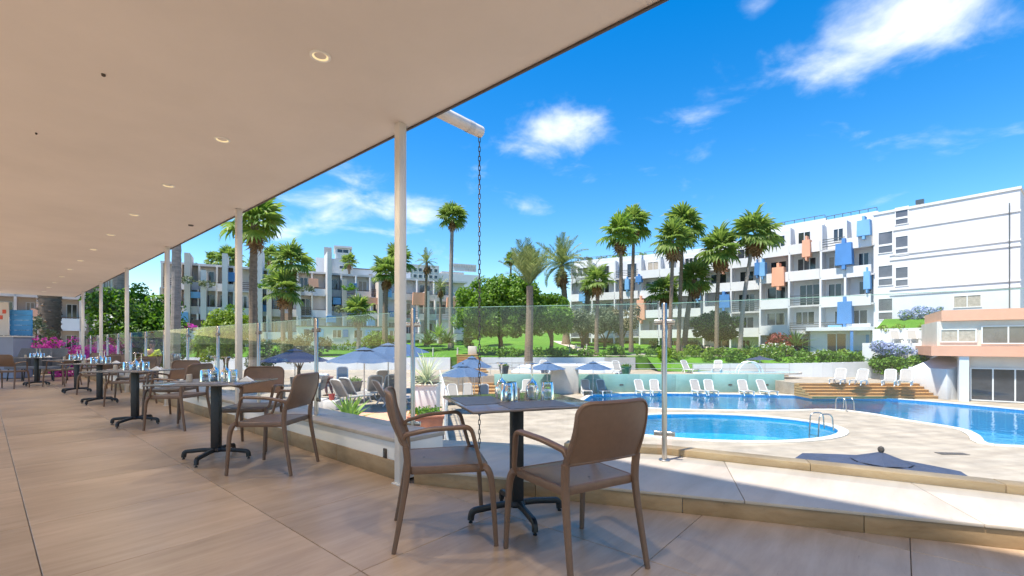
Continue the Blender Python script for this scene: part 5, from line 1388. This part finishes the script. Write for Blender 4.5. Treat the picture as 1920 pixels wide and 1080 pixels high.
# sword leaved plants
SW = leaf_mat('sword_leaf', (.10, .22, .03), (.26, .40, .08), trans=.25); SWD = leaf_mat('sword_leaf_dark', (.035, .09, .025), (.09, .18, .05), trans=.2); SWP = leaf_mat('sword_leaf_pale', (.30, .36, .20), (.58, .62, .42), trans=.3)
def sword(label, base, r, n, m, seed, wd=.05, emin=5, emax=88, arch=.25, name='spiky_yucca', grp='sword leaved plants'):
    rg = random.Random(seed); t = thing(name, label, 'plant', base, 0, grp); me = []
    for v in range(3):
        mb = MB(); K = 6; a_ = arch * (.6 + .4 * v)
        for k in range(K):
            def row(q): ww = wd * (1 - q ** 2.2) * (.6 + .8 * min(1, q * 3)); zz = q * 0 - a_ * q * q; return [Vector((q, -ww, zz + .25 * ww)), Vector((q, 0, zz - .1 * ww)), Vector((q, ww, zz + .25 * ww))]
            a, b_ = row(k / K), row((k + 1) / K)
            mb.add(a + b_, [(0, 3, 4, 1), (1, 4, 5, 2)])
        me.append(mb.mesh('leaf', m))
    for i in range(n):
        f = (i + .5) / n; el = emax + (emin - emax) * f; o = link('leaf', me[i % 3], t)
        o.rotation_euler = (rg.uniform(-.2, .2), -R(el + rg.uniform(-8, 8)), i * 2.39996); s = r * rg.uniform(.75, 1.12); o.scale = (s, s, s)
    return t
def planter(label, px, d, hx, hy, ztop):
    p = AT(px, d, ZU); t = thing('raised_planter', label, 'planter', p, 0, 'raised planters'); h = ztop - ZU
    MB().box(-hx, hx, -hy, hy, .001, h - .06).build('box', WHITE, t, bevel=.02); MB().box(-hx - .04, hx + .04, -hy - .04, hy + .04, h - .0595, h - .01).build('rim', COPE, t, bevel=.01); MB().box(-hx + .04, hx - .04, -hy + .04, hy - .04, h - .0095, h).build('soil', TRUNK, t)
planter('white raised planter holding the bright green agave', 655, 7.6, .32, .3, ZAT(793, 7.6)); planter('white raised planter holding the pale grassy plant', 800, 15.5, .4, .4, ZAT(718, 15.5))
sword('bright green spiky agave in front of the sun deck railing', (AT(655, 7.6).x, 7.6, ZAT(793, 7.6)), .50, 46, SW, 1, .07, 0, 85, .12)
sword('variegated pale grassy plant above the white railing', (AT(800, 15.5).x, 15.5, ZAT(718, 15.5)), 1.15, 60, SWP, 2, .022, 10, 86, .35, 'grassy_plant')
sword('spiky green yucca beside the red shrub', (AT(1492, 45.6).x, 45.6, gz(AT(1492, 45.6).x, 45.6) + .9), 1.9, 50, SWD, 3, .05)
sword('dark upright yucca at the foot of the leaning palm', (AT(1405, 45.6).x, 45.6, gz(AT(1405, 45.6).x, 45.6) + .2), 1.4, 50, SWD, 4, .05)
sword('spiky yucca left of the thin tall palm', (AT(803, 52).x, 52, lawn_z(0, 52) + .8), 1.8, 46, SWD, 5, .06)
sword('pale spiky yucca behind the thin tall palm', (AT(822, 55).x, 55, lawn_z(0, 55) + 1.4), 1.9, 46, SW, 6, .06)
sword('dark spiky yucca right of the thin tall palm', (AT(838, 53.5).x, 53.5, lawn_z(0, 53.5) + .8), 1.9, 40, SWD, 7, .06)
# woodland on the hill
rng = np.random.default_rng(9); cl = []
for k in range(420):
    x, y = rng.uniform(-150, 130), rng.uniform(88, 190); cl.append(((x, y, hill_z(x, y) + .8), rng.uniform(1.2, 2.6)))
hw_ = link('hill_woodland', np_mesh('hill_woodland', crown_leaves(rng, cl, 46, .34), 4, LM['hedgey'])); tag(hw_, 'scrubby woodland covering the far hill', None, kind='stuff')
# ================================================================== LOUNGERS, PARASOLS, POTS, PEOPLE
LWH = mat('lounger_white_resin', (.72, .71, .69), .45, 8, .05)
LGY = mat('lounger_taupe_mesh', (.34, .31, .29), .7, 50, .12)
def make_lounger():
    t = thing('sun_lounger', 'x', 'sun lounger', group='white sun loungers')
    for s in (-1, 1):
        MB().box(s * .33 - .03, s * .33 + .03, -.95, .35, .27, .345).build('side_rail', LWH, t, bevel=.01)
        for y in (-.8, .22):
            MB().tube([(s * .33, y - .10, .0), (s * .33, y, .16), (s * .33, y + .02, .28)], [.03, .035, .04], 8).build('leg', LWH, t)
        MB().tube([(s * .33, .32, .31), (s * .33, .55, .02)], .03, 8).build('rear_leg', LWH, t)
    MB().box(-.30, .30, -.93, .30, .325, .347).build('seat_mesh', LGY, t)
    M = Matrix.Translation((0, .30, .335)) @ Matrix.Rotation(R(58), 4, 'X')
    mb = MB(); nn = 8
    fr = fillet([(-.31, 0, 0), (-.31, .78, 0), (-.2, .86, 0), (.2, .86, 0), (.31, .78, 0), (.31, 0, 0)], .1)
    b_ = MB().tube([M @ p for p in fr], .032, 8).build('back_frame', LWH, t)
    MB().add([M @ Vector(p) for p in ((-.29, .02, .005), (.29, .02, .005), (.29, .77, .005), (.19, .84, .005), (-.19, .84, .005), (-.29, .77, .005), (-.29, .02, -.012), (.29, .02, -.012), (.29, .77, -.012), (.19, .84, -.012), (-.19, .84, -.012), (-.29, .77, -.012))], [(0, 1, 2, 3, 4, 5), (11, 10, 9, 8, 7, 6)]).build('back_mesh', LGY, b_)
    return t
PBL = mat('parasol_blue_fabric', (.050, .100, .195), .85, 3, .10, .1, 60); PNV = mat('parasol_navy_fabric', (.036, .050, .098), .85, 4, .25, .3, 12)
POLEM = mat('parasol_pole', (.60, .58, .55), .4, metal=.4)
def make_parasol(r=1.45, h=2.45, drop=.50, m=None, n=8, label='x', grp='blue parasols', sag=.05):
    t = thing('parasol', label, 'parasol', group=grp); m = m or PBL
    # canopy panels between ribs, each sagging a little
    for k in range(n):
        a0, a1 = 2 * math.pi * k / n, 2 * math.pi * (k + 1) / n; K, Q = 5, 4; vs = []; fs = []
        for i in range(K + 1):
            for j in range(Q + 1):
                q = .10 + .90 * i / K; f = j / Q; A = Vector((math.cos(a0), math.sin(a0), 0)); B = Vector((math.cos(a1), math.sin(a1), 0)); p = A.lerp(B, f) * (r * q)
                z = h - .06 - drop * q ** 1.12 - sag * 4 * f * (1 - f) * q
                vs.append((p.x, p.y, z))
        for i in range(K):
            for j in range(Q): q_ = i * (Q + 1) + j; fs.append((q_, q_ + Q + 1, q_ + Q + 2, q_ + 1))
        pn_ = MB().add(vs, fs).build('canopy_panel', m, t, smooth=True)
        MB().tube([(math.cos(a0) * r * .1, math.sin(a0) * r * .1, h - .13), (math.cos(a0) * r * 1.01, math.sin(a0) * r * 1.01, h - .085 - drop)], .012, 5).build('rib', POLEM, t)
    vv = [(0, 0, h)]; 
    vv += [(.26 * r * math.cos(2 * math.pi * k / n), .26 * r * math.sin(2 * math.pi * k / n), h - .095 - drop * .05) for k in range(n)]
    MB().add(vv, [(0, 1 + k, 1 + (k + 1) % n) for k in range(n)]).build('vent_cap', m, t)
    MB().tube([(0, 0, .05), (0, 0, h - .04)], .024, 10).build('pole', POLEM, t)
    MB().lathe([(.0005, .075), (.025, .062), (.034, .035), (.026, .008), (.014, .0), (.014, -.05)], 12).build('finial', DARKTRIM, t, (0, 0, h - .01))
    MB().lathe([(.03, .30), (.03, .08), (.24, .06), (.27, .0)], 16).build('base', GREYP, t)
    return t
lo0 = make_lounger(); nlo = [0]
def lounger(px, py, z, rz, label):
    p = G(px, py, z); o = lo0 if nlo[0] == 0 else copy_tree(lo0); nlo[0] += 1
    place(o, p, rz, 'white mesh lounger ' + label)
for px, py, lb in ((986, 732, 'before the teal wall next to the cream pillar'), (1099, 733, 'left of the parasol pole before the teal wall'), (1131, 733, 'right of the parasol pole before the teal wall'), (1203, 735, 'before the teal wall, first of the pair left of the balustrade post'), (1229, 735, 'before the teal wall, second of the pair left of the balustrade post'),
                   (1308, 738, 'before the teal wall just past the balustrade post'), (1332, 738, 'before the teal wall beside the one just past the balustrade post'), (1397, 740, 'before the teal wall, second from the timber steps'), (1436, 740, 'before the teal wall, nearest the timber steps')):
    lounger(px, max(py, 739.5), ZL, R(random.Random(px).uniform(-10, 10)), lb)
zp = ZR + .002
for px, py, a, lb in ((1572, 719, -50, 'at the end of the platform row by the shallow water'), (1612, 721, -55, 'on the platform, second from the shallow water'), (1668, 722, -45, 'on the platform, second from the white flank wall'), (1698, 722, -45, 'on the platform beside the white flank wall')): lounger(px, py, zp, R(a), lb)
for px, py, a, lb in ((1160, 701, 10, 'above the teal wall beside the green pot'), (1020, 699, 0, 'above the teal wall by the grey cover'), (1345, 699, -30, 'beside the paddling pool under the hedge'), (1292, 699, 20, 'above the teal wall behind the balustrade post')): lounger(px, py, ZU + .002, R(a), lb)
for px, py, a, lb in ((655, 757, 150, 'on the sun deck below the crouching worker'), (668, 752, 155, 'on the sun deck with its back to the agave'), (700, 745, -155, 'under the largest sun deck parasol'), (728, 742, -150, 'at the parasol edge by the white post'), (735, 760, 130, 'on the sun deck low by the railing'), (642, 722, 20, 'beyond the grey pot on the sun deck'), (716, 728, 200, 'between two parasol poles on the sun deck')): lounger(px, py, ZU, R(a), lb)
for px, py, a, lb in ((852, 752, 20, 'under the front parasol near the orange stair'), (878, 750, 10, 'beside the front parasol near the orange stair'), (838, 757, 30, 'at the railing by the front parasol'), (906, 752, 0, 'at the foot of the orange stair')): lounger(px, py, ZL, R(a), lb)
for px, lb in ((1690, 'behind the blue flowers by the white terrace wall'), (1722, 'second behind the blue flowers by the white terrace wall')):
    xw, dw = TW.px_x(px); p = TW.M @ Vector((xw, -.85, 0)) + TW.base; o = copy_tree(lo0); place(o, (p.x, p.y, 1.202), R(-30), 'white lounger with taupe mesh ' + lb)
pa0 = make_parasol(); npa = [0]
def parasol(px, d, z0, label, s=1.0):
    p = AT(px, d, z0); o = pa0 if npa[0] == 0 else copy_tree(pa0); npa[0] += 1
    place(o, p, R(px % 45), label, s)
parasol(683, 17.5, ZU, 'blue parasol over the middle of the sun deck, the widest there', .98)
parasol(728, 20.5, ZU, 'blue parasol overlapping the widest one near the white post', 1.05)
parasol(750, 24, ZU, 'blue parasol hidden behind the white post with the chain', 1.1)
parasol(553, 19.5, ZU, 'blue parasol over the grey seats at the sun deck end', .95)
parasol(868, 25.5, ZL, 'blue parasol, front one of two by the orange stair', (1.0, 1.0, 1.1))
parasol(885, 29.5, ZL, 'blue parasol, rear one of two by the orange stair', (.95, .95, 1.24))
parasol(1026, 34.6, ZL, 'blue parasol beside the cream pillar', (.98, .98, 1.02))
parasol(1112, 34.6, ZL, 'blue parasol between two loungers before the teal wall', (.98, .98, 1.02))
q = make_parasol(1.12, 2.58, .22, PNV, 8, 'dark navy parasol top half hidden behind the added tan kerb outside the glass', 'navy parasols', .06); place(q, (AT(1652, 5.2).x, 5.2, ZL), R(10))
q = copy_tree(q); place(q, AT(1425, 39.2, ZU - 1.1), R(30), 'low navy parasol canopy beside the white hoop arch')
# chunky grey seats at the far side of the sun deck
SEATG = mat('grey_stone_seat', (.30, .28, .26), .7, 4, .1)
for px, lb in ((545, 'left of the parasol pole'), (580, 'right of the parasol pole')):
    p = AT(px, 21, ZU); t = thing('curved_bench', 'curved grey bench with upturned ends ' + lb, 'bench', p, 0, 'curved grey benches')
    MB().tube(fillet([(-.75, 0, 1.0), (-.7, 0, .45), (.55, 0, .38), (.75, 0, 1.05)], .2), [(.07, .25)] * 20 if False else (.06, .26), 8, up=(0, 0, 1), sq=2).build('shell', SEATG, t)
    for s in (-.4, .4): MB().box(s - .06, s + .06, -.2, .2, .001, .36).build('leg', SEATG, t)
# pots
def pot(px, py, z, r, h, m, label, plant=None, seed=0):
    p = G(px, py, z); t = thing('plant_pot', label, 'plant pot', p, 0, 'plant pots')
    MB().lathe([(.0005, .01), (r * .7, .005), (r * .95, h * .9), (r * 1.06, h * .9), (r * 1.06, h), (r * .92, h), (r * .9, h * .93), (.0005, h * .93)], 18).build('pot', m, t)
    for k in range(3): MB().lathe([(r * (.76 + .07 * k), h * (.22 + .2 * k)), (r * (.80 + .07 * k), h * (.24 + .2 * k)), (r * (.78 + .07 * k), h * (.27 + .2 * k))], 18).build('band', m, t)
    rng = np.random.default_rng(seed); n = 160; c = rng.normal(0, 1, (n, 3)) * np.array([r * .45, r * .45, .08]) + np.array([0, 0, h + .05])
    link('plant', np_mesh('plant', leaves(rng, c, rng.normal(0, 1, (n, 3)) + np.array([0, 0, 1]), .07), 4, LM['hedge']), t)
DPOT = mat('dark_grey_pot', (.10, .10, .105), .6, 4, .1); TPOT = mat('terracotta_pot', (.48, .19, .11), .75, 5, .12); GPOT = mat('green_pot', (.03, .16, .09), .5)
pot(664, 737, ZU, .42, .62, DPOT, 'dark grey ribbed pot behind the agave on the sun deck', seed=1)
pot(790, 728, ZU, .34, .5, DPOT, 'grey pot behind the white slatted railing', seed=2)
pot(945, 703, ZU, .42, .75, DPOT, 'dark pot at the left end of the teal wall', seed=3)
pot(1174, 703, ZU, .42, .7, GPOT, 'green pot on top of the teal wall', seed=4)
pot(883, 704, ZU, .4, .7, DPOT, 'dark pot standing on the orange stair side', seed=5)
t = thing('terracotta_planter', 'square terracotta planter box behind the thin metal railing', 'planter', AT(800, 12.2, ZU + .001), R(8))
MB().add([(-.38, -.28, 0), (.38, -.28, 0), (.38, .28, 0), (-.38, .28, 0), (-.45, -.34, .58), (.45, -.34, .58), (.45, .34, .58), (-.45, .34, .58)], [(3, 2, 1, 0), (0, 1, 5, 4), (1, 2, 6, 5), (2, 3, 7, 6), (3, 0, 4, 7), (4, 5, 6, 7)]).build('box', TPOT, t, bevel=.02)
MB().box(-.49, .49, -.38, .38, .5805, .64).build('rim', TPOT, t, bevel=.015)
rng = np.random.default_rng(7); c = rng.normal(0, 1, (500, 3)) * np.array([.2, .14, .05]) + np.array([0, 0, .70]); link('plant', np_mesh('plant', leaves(rng, c, rng.normal(0, 1, (500, 3)), .05), 4, LM['bright']), t)
# garden lamps
for px, py, lb in ((858, 667, 'beside the orange stair head'), (1080, 655, 'left of the stone path'), (1100, 642, 'along the stone path'), (812, 668, 'by the left yuccas'), (1068, 640, 'up the stone path')):
    d = 45.5 if py > 660 else 50; x = AT(px, d).x; t = thing('bollard_lamp', 'short pale garden bollard lamp ' + lb, 'lamp', (x, d, gz(x, d)), 0, 'garden bollard lamps')
    MB().lathe([(.075, 0), (.075, .62)], 10).build('stem', CREAM, t); MB().lathe([(.06, .621), (.06, .78)], 10).build('lens', FRAMEW, t); MB().lathe([(.0005, .85), (.10, .82), (.10, .781), (.0005, .781)], 10).build('cap', CREAM, t)
x = AT(886, 46).x; o = MB().box(-.45, .45, -.2, .2, 0, .95).build('stone_plaque', CREAM, None, (x, 46, gz(x, 46)), bevel=.05); tag(o, 'cream stone block at the head of the orange stair', 'plaque')
# white boxes & clutter on the sun deck
for i, (px, py, w_, h_) in enumerate(((596, 768, .3, .42), (622, 768, .26, .36))):
    o = MB().box(-w_, w_, -.25, .25, .001, h_).build('storage_box', LWH, None, G(px, py, ZU), bevel=.03); tag(o, ['taller white storage box on the sun deck', 'shorter white storage box with a red bucket by it'][i], 'box', 'white storage boxes')
t = thing('cleaning_bucket', 'small red bucket on the storage box beside the bending worker', 'bucket', G(622, 768, ZU) + Vector((0, 0, .362)))
MB().lathe([(.0005, .0), (.09, .0), (.12, .24), (.11, .24), (.085, .02)], 14).build('pail', mat('bucket_red', (.42, .05, .04), .5), t); MB().tube([(.12 * math.cos(R(a)), 0, .24 + .12 * math.sin(R(a))) for a in range(0, 181, 20)], .006, 5).build('handle', DARKSTEEL, t)
# grey lounge chairs by the bougainvillea at the terrace end
LC = mat('lounge_grey_weave', (.13, .15, .19), .8, 60, .2)
for i, (px, lb) in enumerate(((42, 'nearest the blue slatted screen'), (72, 'in the middle of the three'), (101, 'nearest the bougainvillea'))):
    p = AT(px, 13.8); t = thing('lounge_chair', 'blue grey woven tub chair ' + lb, 'chair', (p.x, p.y, 0), 0, 'grey tub chairs')
    MB().add([(-.26, -.28, .36), (.26, -.28, .36), (.26, .24, .36), (-.26, .24, .36), (-.26, -.28, .44), (.26, -.28, .44), (.26, .24, .44), (-.26, .24, .44)], [(3, 2, 1, 0), (0, 1, 5, 4), (1, 2, 6, 5), (2, 3, 7, 6), (3, 0, 4, 7), (4, 5, 6, 7)]).build('seat', LC, t, bevel=.02)
    vs = []; fs = []
    for k in range(13):
        a = R(-10 + 200 * k / 12); h_ = .98 if 3 <= k <= 9 else .72
        for rr_, z in ((.30, .36), (.32, h_), (.28, h_), (.26, .36)): vs.append((rr_ * math.cos(a), rr_ * .95 * math.sin(a), z))
    for k in range(12):
        for j in range(4): a_ = k * 4 + j; b_ = k * 4 + (j + 1) % 4; fs.append((a_, a_ + 4, b_ + 4, b_))
    MB().add(vs, fs).build('backrest', LC, t, smooth=True)
    for sx in (-.22, .22):
        for sy in (-.22, .2): MB().tube([(sx, sy, 0), (sx * .9, sy * .9, .36)], .016, 6).build('leg', BLACKM, t)
# ------------------------------------------------------------------ people
def skin_mesh(name, joints, bones, m, sub=2, root=0):
    me = bpy.data.meshes.new(name); me.from_pydata([j[0] for j in joints], bones, [])
    o = bpy.data.objects.new(name, me); COL.objects.link(o)
    md = o.modifiers.new('skin', 'SKIN'); md.use_smooth_shade = True
    for i, j in enumerate(joints):
        r = j[1]; me.skin_vertices[0].data[i].radius = r if isinstance(r, tuple) else (r, r)
    me.skin_vertices[0].data[root].use_root = True
    sb_ = o.modifiers.new('sub', 'SUBSURF'); sb_.levels = sub; sb_.render_levels = sub
    dg = bpy.context.evaluated_depsgraph_get(); em = bpy.data.meshes.new_from_object(o.evaluated_get(dg))
    bpy.data.objects.remove(o); em.name = name; em.materials.clear(); em.materials.append(m); em.shade_smooth()
    return em
SKINM = mat('skin_brown', (.26, .13, .085), .55); HAIRM = mat('hair_dark', (.015, .012, .01), .6)
def person(label, loc, rz, pose, shirt, trous, extra_vest=None):
    t = thing('person', label, 'person', loc, rz); J = pose; r_ = lambda k: J[k]
    body = [(J['hip'], (.13, .11)), (J['waist'], (.12, .10)), (J['chest'], (.15, .11)), (J['neck'], .055), (J['head0'], .075), (J['head1'], .088), (J['head2'], .06)]
    bones = [(0, 1), (1, 2), (2, 3), (3, 4), (4, 5), (5, 6)]
    for s in 'lr':
        i = len(body); body += [(J['sh' + s], .055), (J['el' + s], .042), (J['wr' + s], .03), (J['ha' + s], .036), (J['fi' + s], .018)]; bones += [(2, i), (i, i + 1), (i + 1, i + 2), (i + 2, i + 3), (i + 3, i + 4)]
        i = len(body); body += [(J['th' + s], .085), (J['kn' + s], .062), (J['an' + s], .042), (J['to' + s], .035)]; bones += [(0, i), (i, i + 1), (i + 1, i + 2), (i + 2, i + 3)]
        # fingers and thumb
        w_ = Vector(J['wr' + s]); h_ = Vector(J['ha' + s]); dr_ = (Vector(J['fi' + s]) - h_).normalized(); sd = dr_.cross(Vector((0, 1, .2))).normalized()
        i0 = i - 2
        for k, off in enumerate((-.03, -.01, .012)): body.append((tuple(h_ + sd * off * 1.2 + dr_ * .085), .009)); bones.append((i0, len(body) - 1))
        body.append((tuple(h_ + sd * .05 + dr_ * .02), .010)); bones.append((i0 - 1, len(body) - 1))
    link('body', skin_mesh('body', body, bones, SKINM), t)
    sj = [(J['waist'], (.145, .125)), (J['chest'], (.175, .135)), (tuple(Vector(J['chest']).lerp(Vector(J['neck']), .6)), .085), (tuple(Vector(J['hip']).lerp(Vector(J['waist']), .3)), (.15, .13))]; sb2 = [(0, 1), (1, 2), (0, 3)]
    for s in 'lr': i = len(sj); sj += [(J['sh' + s], .075), (tuple(Vector(J['sh' + s]).lerp(Vector(J['el' + s]), .75)), .062)]; sb2 += [(1, i), (i, i + 1)]
    link('shirt', skin_mesh('shirt', sj, sb2, shirt), t)
    tj = [(J['hip'], (.15, .13))]; tb = []
    for s in 'lr': i = len(tj); tj += [(J['th' + s], .10), (J['kn' + s], .078), (tuple(Vector(J['kn' + s]).lerp(Vector(J['an' + s]), .9)), .062)]; tb += [(0, i), (i, i + 1), (i + 1, i + 2)]
    link('trousers', skin_mesh('trousers', tj, tb, trous), t)
    h0, h1, h2 = Vector(J['head0']), Vector(J['head1']), Vector(J['head2']); up = (h2 - h0).normalized(); fw = Vector(J['face'])
    c = h1 + up * .035 - fw * .018
    vs = []; fs = []; n = 14
    for i in range(7):
        ph = R(90 - i * 20)
        for k in range(n):
            th = 2 * math.pi * k / n; sdv = up.cross(fw).normalized(); v = sdv * math.cos(th) + fw * math.sin(th)
            lift = max(0, math.sin(th)) * .05 * (i > 3); vs.append(c + v * .098 * math.cos(ph) + up * (.118 * math.sin(ph) + lift))
    for i in range(6):
        for k in range(n): fs.append((i * n + k, (i + 1) * n + k, (i + 1) * n + (k + 1) % n, i * n + (k + 1) % n))
    link('hair', MB().add(vs, fs).mesh('hair', HAIRM, smooth=True), t)
    for s in (-1, 1): 
        sdv = up.cross(fw).normalized(); e = h1 + fw * .087 + sdv * .033 * s; MB().lathe([(.0005, .012), (.009, .008), (.011, 0)], 8).build('eye', HAIRM, t, e)
    MB().add([h1 + fw * .085 + up * .01, h1 + fw * .115 - up * .025, h1 + fw * .085 - up * .035 + up.cross(fw) * .016, h1 + fw * .085 - up * .035 - up.cross(fw) * .016], [(0, 1, 2), (0, 3, 1), (1, 3, 2)]).build('nose', SKINM, t)
    for s in 'lr':
        a, q_ = Vector(J['an' + s]), Vector(J['to' + s]); d = (q_ - a); d.z = 0; d = d.normalized()
        MB().tube([a - d * .06 + Vector((0, 0, -.035)), a + d * .04 + Vector((0, 0, -.035)), a + d * .14 + Vector((0, 0, -.05)), a + d * .20 + Vector((0, 0, -.055))], [(.045, .04), (.048, .045), (.036, .045), (.02, .035)], 10, up=(0, 0, 1)).build('shoe', HAIRM, t)
    return t
# bending worker: local +x is the way they face
bend = dict(hip=(-.12, 0, .92), waist=(.08, 0, 1.02), chest=(.36, 0, 1.0), neck=(.50, 0, .93), head0=(.55, 0, .89), head1=(.62, 0, .83), head2=(.70, 0, .76), face=(.35, 0, -.94),
            shl=(.40, .18, .96), ell=(.44, .20, .68), wrl=(.50, .17, .44), hal=(.51, .17, .37), fil=(.53, .16, .28), shr=(.40, -.18, .96), elr=(.36, -.22, .70), wrr=(.42, -.2, .46), har=(.43, -.2, .38), fir=(.45, -.19, .30),
            thl=(-.12, .10, .84), knl=(-.02, .11, .48), anl=(-.10, .12, .09), tol=(.05, .13, .03), thr=(-.14, -.10, .84), knr=(-.14, -.11, .48), anr=(-.26, -.12, .09), tor=(-.10, -.13, .03))
person('bending person in a pale blue shirt and maroon trousers working on the sun deck', G(612, 742, ZU), R(172), bend, mat('shirt_pale_blue', (.50, .60, .70), .8, 6, .1), mat('trousers_maroon', (.14, .055, .055), .8, 6, .15))
stand = dict(hip=(0, 0, .95), waist=(.0, 0, 1.10), chest=(.0, 0, 1.34), neck=(0, 0, 1.50), head0=(.01, 0, 1.57), head1=(.02, 0, 1.65), head2=(.01, 0, 1.72), face=(1, 0, 0),
             shl=(0, .19, 1.42), ell=(.02, .26, 1.14), wrl=(.14, .24, .94), hal=(.18, .235, .88), fil=(.22, .23, .80), shr=(0, -.19, 1.42), elr=(-.02, -.25, 1.14), wrr=(.10, -.26, .92), har=(.13, -.26, .85), fir=(.16, -.26, .77),
             thl=(0, .10, .88), knl=(.02, .11, .48), anl=(0, .12, .09), tol=(.14, .13, .03), thr=(0, -.10, .88), knr=(.03, -.11, .48), anr=(-.02, -.12, .09), tor=(.12, -.13, .03))
HV = mat('hi_vis_yellow', (.60, .68, .03), .7)
person('standing person in a yellow high visibility vest beyond the glass', AT(286, 16.2, -.55), R(-70), stand, HV, mat('trousers_dark', (.03, .035, .05), .8))
o = MB().box(-1.2, 1.2, -.7, .7, 0, .845).build('low_platform', GREYP, None, AT(286, 16.2, ZU + .001), R(40), bevel=.02); tag(o, 'low grey concrete platform under the person in the yellow vest', 'platform')
